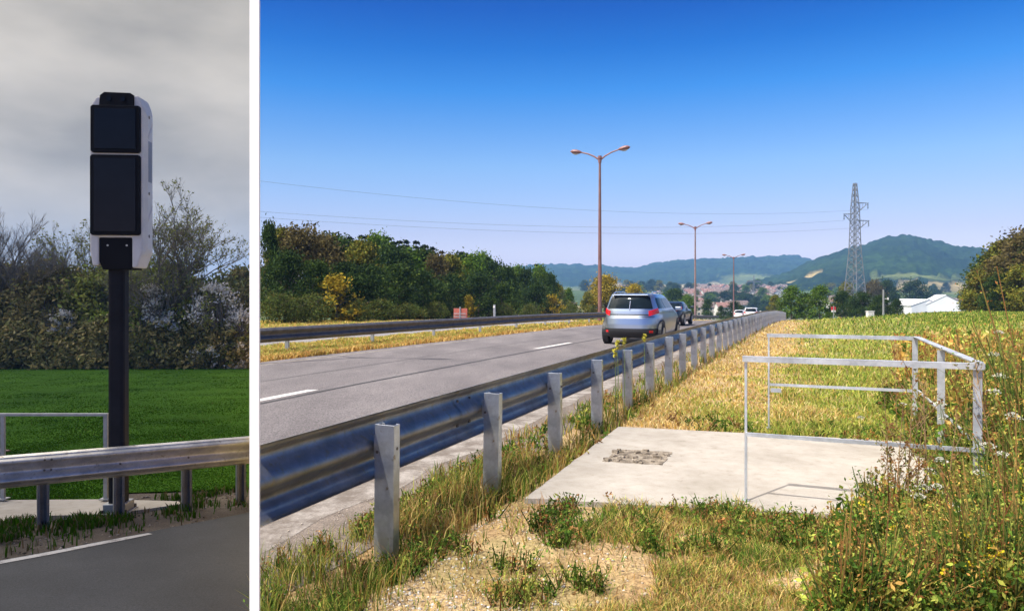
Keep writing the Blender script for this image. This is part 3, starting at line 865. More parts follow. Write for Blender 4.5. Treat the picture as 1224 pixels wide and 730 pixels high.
kind('fir', 'conifer_tree', 7, 2.6, 16, 14, .20, (.014, .026, .010), (.028, .042, .014), 17, conifer=True)
kind('bush', 'bush', 2.6, 4.4, 55, 60, .13, (.08, .11, .025), (.14, .13, .03), 18, base=.0)
kind('goldbush', 'bush', 2.6, 2.6, 40, 50, .13, (.36, .26, .025), (.2, .17, .02), 19, base=.0)
used_k = set()
def plant(key, x, y, z, h, wfac, label, cat='tree', group=None, rz=None):
    a, k, st_ = KINDS[key]
    if not st_:
        st_.append(tree_proto(*a, **k)); o = st_[0]
    else:
        o = copy_tree(st_[0])
    s_ = h / a[1]
    o.location = (x, y, z); o.scale = (s_ * wfac, s_ * wfac, s_); o.rotation_euler = (0, 0, rnd.uniform(0, 6.28) if rz is None else rz)
    return tag(o, label, cat, group)
def at_u(u, d): return (u - CX) / F * d

# the wood beyond the opposite carriageway
def wood_d(u, t): return (4.12 * SL + .728 + t * GAP) / (SL - (u - CX) / F)
TOP = [(305, 268), (345, 272), (365, 275), (400, 285), (430, 288), (450, 286), (475, 293), (500, 296), (530, 302), (560, 307), (578, 305), (590, 313), (605, 321), (620, 320), (645, 321), (662, 332), (676, 343), (690, 356)]
wood = []
for i, (u, key, t, dv, wf) in enumerate([
        (322, 'dark', 34, 0, 1.0), (334, 'olive', 37, 4, .9), (358, 'brown', 35, 0, 1.1), (384, 'brown', 36, 2, .95), (398, 'dark', 38, 0, 1.0), (418, 'dark2', 35, 4, 1.0),
        (432, 'olive', 33, 2, .9), (450, 'green', 37, -2, .85), (468, 'dark2', 34, 4, 1.0), (487, 'green', 35, 6, .9), (505, 'dark', 38, 4, 1.0), (521, 'brown', 34, 6, .8),
        (536, 'olive', 35, 3, .9), (550, 'dark', 37, 1, .9), (563, 'green', 34, 1, .9), (577, 'green', 38, 0, .85), (590, 'dark2', 36, 2, .9), (604, 'dark', 34, 0, .9),
        (618, 'green', 36, 0, .8), (630, 'dark2', 33, 3, .7), (645, 'green', 36, -1, .8), (657, 'dark', 34, 0, .7), (668, 'olive', 35, 4, .8), (679, 'green', 35, 0, .7),
        (345, 'dark2', 29, 30, 1.1), (378, 'dark', 29, 36, 1.1), (412, 'dark2', 29, 30, 1.1), (440, 'dark2', 28, 32, 1.2), (475, 'dark', 29, 26, 1.2), (506, 'dark2', 29, 28, 1.1), (540, 'dark2', 29, 26, 1.1), (572, 'dark2', 29, 22, 1.1), (600, 'dark', 29, 22, 1.1), (640, 'dark2', 29, 18, 1.0)]):  # low front row in dark kinds: the wood's shade put into leaf colour
    wood.append((u, key, t, dv, wf))
for (u, dv) in ((418, -3), (432, -6), (440, -5), (452, -5), (463, -6), (478, -5), (486, -6), (497, -7), (508, -4), (517, -3), (528, 0), (552, -3), (560, -1), (641, -3), (470, -2), (505, -2)):
    wood.append((u, 'fir', 40 + (u % 3), dv - 6, 1.15))
desc = {'dark': 'dark green leafy tree', 'dark2': 'very dark dense tree', 'green': 'mid green leafy tree', 'olive': 'yellowish green tree', 'brown': 'brown-tinged thinning tree', 'fir': 'dark pointed fir'}
cnt = {}
for (u, key, t, dv, wf) in sorted(wood, key=lambda a: (a[1], a[2] < 31, a[0])):
    row = 'low front row' if t < 31 else ('back edge' if key == 'fir' else 'main row')
    k_ = (key, row); cnt[k_] = cnt.get(k_, 0) + 1
    d = wood_d(u, t); v = float(lerp_tab(u, TOP)) + dv
    z0 = float(H0(d)); top = 1.5 + (HZ - v) / F * d
    x = at_u(u, d)
    hh_ = max(2.5, top - z0)
    hw = 7 / KINDS[key][0][2]
    # keep every crown wholly on its own side of the white divider
    half = KINDS[key][0][2] / 7 * hh_ * wf * .62
    lim = x - (-SEAM * d)
    if key != 'fir' and lim < half: wf *= max(.35, lim / half); 
    plant(key, x, d, z0, hh_, wf, "%s in the wood's %s, %s such from left" % (desc[key], row, ORD[cnt[k_] - 1]), 'tree', 'trees of the wood beyond the road')
for i, (u, t, h, key, wf) in enumerate([(330, 26, 1.7, 'bush', .9), (352, 25.5, 1.5, 'bush', 1.1), (372, 26, 1.7, 'bush', 1.1), (402, 27, 3.0, 'goldbush', 1.2), (425, 26, 1.4, 'bush', 1.1), (455, 26, 1.5, 'bush', 1.2), (488, 26.5, 1.3, 'bush', 1.2), (520, 27, 1.5, 'bush', 1.0), (560, 27, 2.2, 'goldbush', .8), (600, 27, 1.7, 'bush', 1.1), (632, 27.5, 1.8, 'bush', 1.0), (660, 27, 3.0, 'goldbush', 1.0), (684, 27, 2.2, 'bush', 1.0)]):
    d = wood_d(u, t)
    plant(key, at_u(u, d), d, float(H0(d)), h, wf, ('yellow-leaved bush' if key == 'goldbush' else 'low grey-green bush') + ' at the foot of the wood, %s bush from the left' % ORD[i], 'bush', 'bushes at the foot of the wood')

# trees past the crest, right of the road and in the valley
mid = [  # u, top v, d, kind, width factor, label
    (724, 331, 120, 'gold', 1.0, 'round golden-brown tree behind the nearest tall lamp'),
    (757, 341, 135, 'gold', .8, 'small golden tree behind the silver car roof'),
    (703, 350, 110, 'olive', .7, 'low olive tree left of the golden-brown tree'),
    (790, 352, 180, 'green', .9, 'low green tree just right of the silver car roof'),
    (806, 347, 230, 'dark', 1.2, 'dark tree in the valley between the cars and the second lamp'),
    (822, 355, 170, 'green', 1.0, 'bright green tree just left of the second lamp foot'),
    (846, 359, 190, 'dark', .8, 'dark low tree just right of the second lamp foot'),
    (862, 366, 150, 'dark2', .8, 'dark low bushy tree left of the white van'),
    (878, 361, 190, 'dark2', 1.1, 'dark round tree behind the third lamp foot'),
    (926, 353, 130, 'olive', .75, 'brownish olive tree at the end of the near guardrail'),
    (946, 343.5, 100, 'green', 1.0, 'bright green leafy tree left of its darker twin beyond the field'),
    (980, 343, 98, 'green', 1.0, 'bright green round tree left of the small red and white sign'),
    (962, 352, 108, 'dark', .9, 'dark tree between the two bright green trees'),
    (1008, 349, 112, 'dark2', 1.0, 'dark tree in front of the left leg of the pylon'),
    (1030, 350, 108, 'dark2', 1.0, 'dark tree in front of the right leg of the pylon'),
    (1012, 338, 260, 'olive', .8, 'olive tree seen through the foot of the pylon'),
    (1044, 337, 270, 'brown', .9, 'brownish tree right of the pylon foot'),
    (1060, 337, 280, 'dark2', .8, 'dark tree behind the grey utility pole'),
    (1052, 354, 104, 'dark', 1.1, 'dark green bushy tree beside the grey utility pole'),
    (1072, 358, 108, 'dark2', .7, 'small dark tree at the left end of the white halls'),
    (1093, 337, 360, 'dark2', 1.2, 'wide dark tree behind the white halls'),
    (1186, 306, 84, 'dark', 1.0, 'dark lower tree at the left of the right-hand grove'),
    (1172, 322, 80, 'olive', .9, 'olive-green tree at the left foot of the right-hand grove'),
    (1206, 288, 82, 'olive', 1.0, 'tall yellowish tree near the right edge'),
    (1228, 278, 78, 'brown', 1.0, 'tall brownish tree cut by the right edge of the picture'),
    (1222, 318, 72, 'olive', 1.0, 'orange-green tree standing forward at the right edge'),
    (1196, 330, 74, 'dark2', 1.0, 'low dark tree at the middle foot of the right-hand grove'),
    (1160, 345, 82, 'dark2', .7, 'smallest dark tree at the left corner of the right-hand grove'),
    (1250, 285, 76, 'dark', 1.0, 'dark tree behind the right edge of the grove')]
for (u, v, d, key, wf, lab) in mid:
    z0 = float(H(at_u(u, d), d)); top = 1.5 + (HZ - v) / F * d
    if d > 150: z0 -= 1
    plant(key, at_u(u, d), d, z0 - .2, max(2.2, top - z0 + .2), wf * (1.15 if d < 150 else 1.0), lab)
# small valley trees among the houses
vr = random.Random(77); vt = []
for i in range(90):
    d = vr.uniform(420, 1000); u = vr.choice([vr.uniform(690, 925), vr.uniform(700, 925), vr.uniform(700, 1160)])
    vt.append((u, d, vr.choice(['dark', 'dark2', 'green', 'olive', 'dark2']), vr.uniform(9, 15)))
vt.sort()
for i, (u, d, key, h) in enumerate(vt):
    plant(key, at_u(u, d), d, float(H0(d)) - .5, h, vr.uniform(1.0, 1.6), 'distant small tree in the valley around the town houses', 'tree', 'distant valley trees')

# ------------------------------------------------------------------ the town
M['wall_w'] = surf('pale_render', [(.4, (.62, .58, .53)), (.6, (.72, .69, .65))], .3, .9, 0, 0)
M['wall_c'] = surf('cream_render', [(.4, (.50, .43, .34)), (.6, (.58, .51, .42))], .3, .9, 0, 0)
M['roof_r'] = surf('red_tiles', [(.4, (.20, .10, .08)), (.6, (.26, .14, .11))], .6, .9, 0, 0)
M['roof_b'] = surf('brown_tiles', [(.4, (.13, .095, .085)), (.6, (.19, .14, .125))], .6, .9, 0, 0)
M['glass_dark'] = surf('dark_window', [(.4, (.03, .035, .04)), (.6, (.05, .055, .06))], 2, .25, 0, 0)
M['metal_white'] = surf('white_cladding', [(.4, (.78, .78, .78)), (.6, (.86, .86, .86))], .2, .6, 0, 0)
M['roof_grey'] = surf('grey_sheet_roof', [(.4, (.20, .19, .23)), (.6, (.28, .27, .31))], .2, .6, 0, 0)
def gable_house(name, L, W, Hw, Hr, wm, rm, storeys=2, nx=4, chimney=True):
    r = empty(name, (0, 0, 0))
    w = MB(); w.prism([(-W / 2, -2), (W / 2, -2), (W / 2, Hw), (0, Hw + Hr), (-W / 2, Hw)], -L / 2, L / 2); w.build('wall', wm, r)
    f = MB(); e = .45
    for sx in (-1, 1):
        k = Hr / (W / 2)
        pl = [(sx * (W / 2 + e), Hw - k * e + .04), (0, Hw + Hr + .04), (0, Hw + Hr + .26), (sx * (W / 2 + e), Hw - k * e + .26)]
        if sx < 0: pl = pl[::-1]
        f.prism(pl, -L / 2 - e, L / 2 + e)
    ro = f.build('roof', rm, r)
    if chimney:
        c = MB(); c.box(W * .2, L * .2, Hw + Hr * .8 + .5, .6, .9, 1.8); c.build('chimney', wm, ro)
    for sx in (-1, 1):
        for fl in range(storeys):
            for k in range(nx):
                m_ = MB(); m_.box(sx * (W / 2 + .02), -L / 2 + L * (k + .5) / nx, 1.3 + fl * 2.7, .06, 1.1, 1.3); m_.build('window', M['glass_dark'], r)
    for fl in range(storeys):
        for k in (-1, 1):
            m_ = MB(); m_.box(k * W * .22, -L / 2 - .02, 1.3 + fl * 2.7, 1.1, .06, 1.3); m_.build('window', M['glass_dark'], r)
    return r
protos = [gable_house('house', 12, 9, 5.2, 2.6, M['wall_w'], M['roof_r']), gable_house('house', 10, 8.5, 5.0, 2.8, M['wall_c'], M['roof_b'], 2, 3), gable_house('house', 15, 9, 5.6, 2.6, M['wall_w'], M['roof_b'], 2, 5)]
hd = ['white house with a red tiled roof', 'cream house with a brown roof', 'long white house with a brown roof']
hr = random.Random(31); hs = []
for i in range(230):
    hs.append((hr.uniform(822, 936), 560 + 420 * hr.random() ** .8, hr.choice([0, 0, 1, 2])))
hs += [(677, 430, 1), (1000, 560, 0), (1003, 600, 2), (880, 480, 2), (842, 420, 1), (868, 430, 0), (787, 700, 0), (800, 760, 2), (745, 900, 2), (1150, 520, 2), (1140, 560, 1), (1122, 600, 0)]
hs.sort()
usedp = [0, 0, 0]; occ = []; cn = [0, 0, 0]
for (u, d, k) in hs:
    x = at_u(u, d)
    if any(math.hypot(x - a, d - b) < 13 for a, b in occ): continue
    occ.append((x, d))
    o = protos[k] if not usedp[k] else copy_tree(protos[k]); usedp[k] = 1; cn[k] += 1
    o.location = (x, d, float(H0(d))); o.rotation_euler = (0, 0, hr.choice([0, 1.57]) + hr.uniform(-.4, .4))
    tag(o, hd[k] + ' in the distant town, %s from the left' % (ORD[cn[k] - 1] if cn[k] < 60 else 'far'), 'house', 'houses of the distant town')
# the pair of white halls beyond the field
def hall(L, W, Hw, Hr, label, u, d, zb, rz):
    r = empty('white_hall', (at_u(u, d), d, zb), rz, label, 'hall')
    w = MB(); w.prism([(-W / 2, -3), (W / 2, -3), (W / 2, Hw), (0, Hw + Hr), (-W / 2, Hw)], -L / 2, L / 2); w.build('wall', M['metal_white'], r)
    for sx in (-1, 1):
        f = MB(); pl = [(sx * (W / 2 + .3), Hw + .02), (0, Hw + Hr + .06), (0, Hw + Hr + .3), (sx * (W / 2 + .3), Hw + .26)]
        if sx < 0: pl = pl[::-1]
        f.prism(pl, -L / 2 - .2, L / 2 + .2); f.build('roof', M['roof_grey'] if sx > 0 else M['metal_white'], r)
    m_ = MB(); m_.box(1.0, -L / 2 - .03, 1.2, 4.5, .1, 2.4); m_.build('door', M['glass_dark'], r)
    return r
hall(30, 15, 4.6, 4.2, 'white gabled hall with a grey roof side beyond the field', 1125, 300, -8.3, -.42)
hall(26, 13, 4.6, 2.4, 'lower white hall left of the gabled white hall', 1090, 302, -8.3, -.05)

# ------------------------------------------------------------------ pylon and power lines
M['pylon'] = surf('pylon_steel', [(.4, (.15, .16, .18)), (.6, (.22, .235, .26))], 1, .6, .2, 0)
M['wire'] = surf('power_cable', [(.4, (.16, .18, .22)), (.6, (.2, .22, .26))], 1, .6, .3, 0)
M['insul'] = surf('insulator', [(.4, (.07, .09, .10)), (.6, (.1, .12, .13))], 1, .3, 0, 0)
PX, PY, PB, PT = at_u(1022, 220), 220.0, -6.6, 34.6
py_ = empty('electricity_pylon', (PX, PY, PB), .5, 'grey lattice pylon with three arms in front of the rounded hill', 'pylon')
tw = MB(); HT = PT - PB
def pw(z): return float(np.interp(z, [0, 8, 21, 34, HT], [5.4, 4.2, 2.4, 1.7, .7])) / 2
lv = [0, 3.2, 6.2, 9, 11.6, 14, 16.2, 18.3, 20.3, 22.2, 24, 25.8, 27.6, 29.4, 31.2, 33, 34.8, 36.6, 38.4, 40, HT]
for sx, sy in ((1, 1), (1, -1), (-1, 1), (-1, -1)):
    tw.tube([(sx * pw(z), sy * pw(z), z) for z in lv], .17, 4)
for a, b in zip(lv[:-1], lv[1:]):
    wa, wb = pw(a), pw(b)
    for (c1, c2) in (((1, 1), (1, -1)), ((1, -1), (-1, -1)), ((-1, -1), (-1, 1)), ((-1, 1), (1, 1))):
        tw.tube([(c1[0] * wa, c1[1] * wa, a), (c2[0] * wb, c2[1] * wb, b)], .08, 3)
        tw.tube([(c2[0] * wa, c2[1] * wa, a), (c1[0] * wb, c1[1] * wb, b)], .08, 3)
        tw.tube([(c1[0] * wb, c1[1] * wb, b), (c2[0] * wb, c2[1] * wb, b)], .05, 3)
tw.build('lattice_tower', M['pylon'], py_)
cs, sn = math.cos(-.5), math.sin(-.5)
def loc(x, z, y=0): return (x * cs - y * sn, x * sn + y * cs, z)
TIPS = []
for (sx, z, L) in ((1, 35.2, 4.2), (-1, 31.9, 3.6), (1, 29.9, 4.4)):
    arm = MB(); tip = loc(sx * (L), z)
    for oy in (-.7, .7):
        arm.tube([loc(sx * .4, z + .1, oy), tip], .09, 4)
        arm.tube([loc(sx * .5, z - 3.0, oy * .8), loc(sx * (L - .2), z - .05, 0)], .07, 4)
        for q in (.25, .5, .75):
            arm.tube([loc(sx * (.4 + (L - .4) * q), z + .05, oy * (1 - q)), loc(sx * (.5 + (L - .7) * q), z - 3.0 * (1 - q), oy * .8 * (1 - q))], .05, 3)
    arm.build('arm', M['pylon'], py_)
    ins = MB(); q_ = loc(sx * (L - .3), z)
    for k in range(7): ins.disc((q_[0], q_[1], z - .35 - k * .22), (0, 0, 1), .22 if k % 2 else .12, .14, 8)
    ins.build('insulator', M['insul'], py_)
    TIPS.append(Vector((PX, PY, PB)) + Vector((q_[0] * math.cos(.5) - q_[1] * math.sin(.5), q_[0] * math.sin(.5) + q_[1] * math.cos(.5), z - 1.9)))
for i, (v0, tip, sag, lab) in enumerate(((216, TIPS[0], 3.4, 'highest power cable crossing the blue sky'), (252.5, TIPS[1], 2.6, 'middle power cable above the wood'), (259.5, TIPS[2], 2.6, 'lowest power cable just above the wood'))):
    d0 = 140 + i; u0 = 307
    a = Vector((at_u(u0, d0), d0, 1.5 + (HZ - v0) / F * d0))
    pts = []
    for k in range(41):
        q = k / 40; p = a.lerp(tip, q); p.z -= 4 * sag * q * (1 - q); pts.append(p)
    wv = MB(); wv.tube(pts, .024, 4); o = wv.build('power_cable', M['wire']); tag(o, lab, 'cable')
# second, far pylon
p2 = empty('electricity_pylon', (at_u(901, 700), 700, -20), .3, 'tiny far pylon standing over the town roofs', 'pylon')
t2 = MB()
for sx, sy in ((1, 1), (1, -1), (-1, 1), (-1, -1)): t2.tube([(sx * 3, sy * 3, 0), (sx * .5, sy * .5, 31), (sx * .3, sy * .3, 38)], .16, 4)
for a in range(0, 30, 4):
    wa, wb = 3 - 2.5 * a / 31, 3 - 2.5 * (a + 4) / 31
    for sy in (-1, 1):
        t2.tube([(-wa, sy * wa, a), (wb, sy * wb, a + 4)], .12, 3); t2.tube([(wa, sy * wa, a), (-wb, sy * wb, a + 4)], .12, 3)
t2.build('lattice_tower', M['pylon'], p2)
ar = MB(); ar.tube([(-8, 0, 32), (0, 0, 34), (8, 0, 32)], .35, 4); ar.tube([(-8, 0, 32), (8, 0, 32)], .3, 4); ar.build('arm', M['pylon'], p2)

# ------------------------------------------------------------------ street lamps on the median
M['lamp_pole'] = surf('red_brown_pole', [(.35, (.17, .085, .075)), (.6, (.24, .125, .11))], 1.5, .55, .1, 0)
M['lamp_pale'] = surf('faded_pole', [(.4, (.24, .155, .145)), (.6, (.31, .215, .20))], 1.5, .5, .2, 0)
M['lamp_head'] = surf('lamp_housing', [(.4, (.20, .09, .08)), (.6, (.27, .13, .12))], 2, .5, 0, 0)
M['lens'] = surf('lamp_lens', [(.4, (.35, .33, .30)), (.6, (.45, .43, .40))], 2, .2, 0, 0)
def street_lamp(h, mat, label):
    r = empty('street_lamp', (0, 0, 0), RZ, label, 'street lamp', 'double-armed lamps along the median')
    p = MB(); p.tube([(0, 0, 0), (0, 0, 1.2), (0, 0, h * .55), (0, 0, h)], [.15, .14, .11, .075], 12); p.build('pole', mat, r, smooth=True)
    c = MB(); c.tube([(0, 0, h - .45), (0, 0, h + .02)], [.11, .12], 10); c.disc((0, 0, h - .1), (0, 0, 1), .15, .12, 10); c.build('collar', M['lamp_head'], r)
    b = MB(); b.box(0, 0, .03, .5, .5, .06); b.build('base_plate', M['lamp_head'], r)
    for sx in (-1, 1):
        a = MB(); a.tube([(sx * .05, 0, h - .25), (sx * .35, 0, h - .02), (sx * .8, 0, h + .20), (sx * 1.35, 0, h + .36)], [.06, .055, .05, .045], 8); a.build('arm', M['lamp_head'], r, smooth=True)
        hd_ = MB(); hd_.tube([(sx * 1.28, 0, h + .35), (sx * 1.42, 0, h + .38), (sx * 1.7, 0, h + .43), (sx * 1.95, 0, h + .455), (sx * 2.08, 0, h + .46)], [.05, .11, .15, .12, .03], 10)
        hd_.v = [(x, y * 1.25, z) for x, y, z in hd_.v]
        ho = hd_.build('lamp_head', M['lamp_head'], r, smooth=True)
        ln = MB(); ln.tube([(sx * 1.5, 0, h + .29), (sx * 1.72, 0, h + .30), (sx * 1.92, 0, h + .35)], [.05, .10, .05], 8); ln.build('lens', M['lens'], ho, smooth=True)
    return r
for (u, d, topv, mat, lab) in ((717, 49.3, 185, 'lamp_pole', 'tall red-brown double-armed lamp, nearest and largest of its row'), (831, 89.8, 270, 'lamp_pale', 'second nearest double-armed lamp, its upper pole faded pale'),
                          (877, 134.6, 306.5, 'lamp_pole', 'third double-armed lamp, small above the town')):
    x = at_u(u, d); z0 = float(H0(d)); top = 1.5 + (HZ - topv) / F * d
    o = street_lamp(top - z0 - .1, M[mat], lab); o.location = (x, d, z0)

o = street_lamp(12.2, M['lamp_pole'], 'double-armed lamp whose shadow crosses the road at the left'); o.location = (-8.9, 12.3, -1.24)
# ------------------------------------------------------------------ vehicles
def carpaint(name, c, metal=.6, rough=.28):
    m, N, L, P = newmat(name)
    P.inputs['Base Color'].default_value = (*c, 1); P.inputs['Metallic'].default_value = metal; P.inputs['Roughness'].default_value = rough
    P.inputs['Coat Weight'].default_value = .6; P.inputs['Coat Roughness'].default_value = .05
    return m
def plain(name, c, rough=.5, metal=0.0, spec=.5):
    return surf(name, [(.4, tuple(x * .93 for x in c)), (.6, tuple(min(1, x * 1.07) for x in c))], 6, rough, metal, 0, spec=spec)
M['silver'] = carpaint('silver_paint', (.36, .42, .50), .85, .30); M['blackpaint'] = carpaint('dark_blue_paint', (.02, .03, .05), .3); M['whitepaint'] = carpaint('white_paint', (.75, .75, .76), 0, .35)
M['trim'] = plain('black_plastic', (.018, .018, .02), .55); M['carglass'] = plain('tinted_glass', (.010, .016, .020), .03, 0, .25)
M['tail'] = plain('tail_light_red', (.62, .012, .015), .2); M['tyre'] = plain('tyre_rubber', (.02, .02, .02), .85); M['rim'] = plain('alloy_rim', (.45, .46, .48), .35, .7)
M['chrome'] = plain('bright_trim', (.7, .7, .72), .25, .8); M['plate'] = plain('number_plate', (.62, .62, .6), .5)
MPV = [(.20, .16, 4.15, .74), (.28, .06, 4.28, .84), (.40, .00, 4.34, .875), (.62, .01, 4.36, .885), (.80, .05, 4.30, .885), (.92, .10, 4.10, .87), (1.02, .13, 3.60, .86), (1.08, .15, 3.40, .845), (1.24, .20, 3.08, .785), (1.40, .27, 2.72, .73), (1.48, .33, 2.48, .685), (1.53, .43, 2.28, .62), (1.555, .72, 2.0, .46)]
SEDAN = [(.20, .16, 4.30, .72), (.28, .05, 4.45, .82), (.45, .00, 4.5, .86), (.65, .03, 4.5, .87), (.85, .08, 4.3, .86), (.93, .14, 3.5, .82), (.98, .45, 3.2, .80), (1.15, .80, 2.9, .74), (1.30, 1.05, 2.65, .68), (1.38, 1.25, 2.4, .62), (1.40, 1.45, 2.2, .5)]
def car(name, LV, paint, label, cat='car', rails=True):
    r = empty(name, (0, 0, 0), RZ, label, cat)
    z_, a_, b_, w_ = (np.array([l[i] for l in LV]) for i in range(4))
    ne = 4.2
    def pt(z, th, off=0.0):
        y0, y1, w = (float(np.interp(z, z_, q)) for q in (a_, b_, w_))
        y0 -= off; y1 += off; w += off
        s_, c_ = math.sin(th), math.cos(th)
        return (w * math.copysign(abs(s_) ** (2 / ne), s_), (y0 + y1) / 2 - (y1 - y0) / 2 * math.copysign(abs(c_) ** (2 / ne), c_), z)
    n = 72; levels = sorted(set(list(z_) + list(np.linspace(.2, z_[-1], 34))))
    V = [pt(z, 2 * math.pi * k / n) for z in levels for k in range(n)]
    Fc = [(i * n + k, i * n + (k + 1) % n, (i + 1) * n + (k + 1) % n, (i + 1) * n + k) for i in range(len(levels) - 1) for k in range(n)]
    Fc += [tuple(range(n - 1, -1, -1)), tuple((len(levels) - 1) * n + k for k in range(n))]
    b = MB(); b.add(V, Fc); b.build('body', paint, r, smooth=True)
    def patch(nm, t0, t1, z0, z1, off, mat, par=r, nt=14, nz=6, shear=0.0, lab=None):
        m_ = MB(); V = []
        for o_ in (off, off - .02):
            for j in range(nz + 1):
                z = z0 + (z1 - z0) * j / nz
                for i in range(nt + 1):
                    th = math.radians(t0 + (t1 - t0) * i / nt)
                    V.append(pt(z + shear * (i / nt), th, o_))
        B_ = (nt + 1) * (nz + 1); Fc = []
        for j in range(nz):
            for i in range(nt):
                a = j * (nt + 1) + i; Fc.append((a, a + 1, a + nt + 2, a + nt + 1)); Fc.append((B_ + a + nt + 1, B_ + a + nt + 2, B_ + a + 1, B_ + a))
        for i in range(nt):
            for a in (i, nz * (nt + 1) + i): Fc.append((a, a + 1, B_ + a + 1, B_ + a))
        for j in range(nz):
            for a in (j * (nt + 1), j * (nt + 1) + nt): Fc.append((a, a + nt + 1, B_ + a + nt + 1, B_ + a))
        m_.add(V, Fc); return m_.build(nm, mat, par, smooth=True)
    zt = z_[-1]
    g0, g1 = (1.10, 1.44) if LV is MPV else (1.0, 1.29)
    rw = patch('rear_window', -37, 37, g0, g1 + .02, .012, M['carglass'])
    patch('rear_bumper', -62, 62, .21, .50, .018, M['trim'])
    for sg in (-1, 1):
        patch('tail_light', sg * 24, sg * 56, .88, 1.03, .014, M['tail'], shear=.08)
        patch('reflector', sg * 26, sg * 36, .37, .44, .024, M['tail'])
        patch('side_window', sg * 58, sg * 83, g0, g1 - .02, .008, M['carglass'])
        patch('side_window', sg * 86, sg * 108, g0, g1 - .03, .008, M['carglass'])
        patch('headlight', sg * 138, sg * 160, .66, .80, .01, M['chrome'])
        patch('sill', sg * 62, sg * 118, .21, .32, .010, M['trim'])
    patch('windscreen', 146, 214, g0 + .02, g1 + .02, .008, M['carglass'])
    patch('boot_seam', -40, 40, .845, .858, .004, M['trim'])
    patch('boot_handle', -24, 24, .90, .93, .012, M['trim'])
    if rails:
        sp = MB(); y0 = float(np.interp(1.46, z_, a_)); sp.box(0, y0 + .05, 1.505, 1.08, .24, .03); sp.build('spoiler', paint, r, bevel=.01)
        wp = MB(); y1 = float(np.interp(1.06, z_, a_)); y2 = float(np.interp(1.3, z_, a_)); wp.tube([(.02, y1 - .03, 1.06), (.03, y2 - .03, 1.33)], .012, 5); wp.build('wiper', M['chrome'], r)
        for sg in (-1, 1):
            rr_ = MB(); rr_.tube([(sg * .56, .62, 1.55), (sg * .56, .8, 1.60), (sg * .56, 1.9, 1.60), (sg * .56, 2.15, 1.55)], .018, 6); rr_.build('roof_rail', M['chrome'], r, smooth=True)
    for sg in (-1, 1):
        mi = MB(); mi.box(sg * .97, 2.95, 1.05, .20, .10, .14); mi.build('wing_mirror', paint, r, bevel=.03)
        for yy in (.80, 3.38):
            aw = MB(); aw.disc((sg * .80, yy, .36), (1, 0, 0), .385, .165, 24); aw.build('wheel_arch', M['trim'], r)
            wh = empty('wheel', (0, 0, 0)); wh.parent = r
            ty = MB(); ty.disc((sg * .79, yy, .315), (1, 0, 0), .315, .205, 28); ty.build('tyre', M['tyre'], wh, bevel=.02)
            ri = MB(); ri.disc((sg * .795, yy, .315), (1, 0, 0), .20, .215, 10); ri.build('rim', M['rim'], wh)
    return r
def place_car(o, u, d, perp=None, sc_=1.0):
    o.location = (at_u(u, d), d, float(H0(d)) + .008)
c1 = car('parked_car' if False else 'silver_car', MPV, M['silver'], 'silver estate car driving away in the near lane'); place_car(c1, 750.5, 21.9)
c1.scale = (1.04, 1.0, 1.0)
c2 = car('dark_car', SEDAN, M['blackpaint'], 'dark blue car half hidden in front of the silver car', rails=False); place_car(c2, 795.5, 39.0); c2.scale = (1.0, 1.0, .92)
c3 = car('white_car', MPV, M['whitepaint'], 'small white car far off near the crest of the road'); place_car(c3, 897, 88)
c4 = car('white_car', MPV, M['whitepaint'], 'tiny pale car farthest down the road, behind the guardrail'); place_car(c4, 883, 118)

# ------------------------------------------------------------------ small things by the road and field
M['sign_red'] = plain('red_brown_sign', (.36, .09, .06), .6); M['post_grey'] = plain('grey_post', (.30, .31, .32), .5, .4)
M['sign_white'] = plain('white_sign_face', (.75, .72, .70), .5); M['sign_bright'] = plain('red_sign_face', (.55, .03, .04), .5)
def sign(name, x, y, z, w, h, zc, mat, label, rz=RZ, postw=.06):
    r = empty(name, (x, y, z), rz, label, 'sign')
    p = MB(); p.box(0, 0, (zc + h / 2) / 2 + .05, postw, postw, zc + h / 2 + .1); p.build('post', M['post_grey'], r)
    f = MB(); f.box(0, .05, zc, w, .03, h); f.build('sign_panel', mat, r, bevel=.01)
    return r
d = 44; sg_ = sign('road_sign', at_u(550, d), d, float(H0(d)), .92, .62, .62, M['sign_red'], 'red-brown rectangular sign on a grey post before the wood')
b_ = MB(); b_.box(0, -.045, .62, .80, .02, .05); b_.box(0, -.045, .45, .80, .02, .05); b_.build('bracket', M['post_grey'], sg_)
d = 46; r = empty('marker_post', (at_u(591, d), d, 0), RZ, 'short grey marker post before the wood', 'marker post'); m_ = MB(); m_.box(0, 0, .35, .14, .08, .8); m_.build('post', M['post_grey'], r, bevel=.01); m_ = MB(); m_.box(0, -.045, .62, .12, .012, .10); m_.build('reflector', M['sign_white'], r)
d = 62; z0 = float(H(at_u(996.5, d), d)); s_ = sign('road_sign', at_u(996.5, d), d, z0, .42, .28, .95, M['sign_bright'], 'tiny red and white sign at the far edge of the field', 0)
m_ = MB(); m_.box(0, .04, .72, .36, .03, .16); m_.build('lower_panel', M['sign_white'], s_)
d = 60; z0 = float(H(at_u(1040, d), d)); r = empty('utility_box', (at_u(1040, d), d, z0), .1, 'small white utility box at the far edge of the field', 'utility box'); m_ = MB(); m_.box(0, 0, .22, .52, .35, .55); m_.build('cabinet', M['sign_white'], r, bevel=.01); m_ = MB(); m_.box(0, 0, .515, .58, .41, .04); m_.build('lid', M['sign_white'], r)
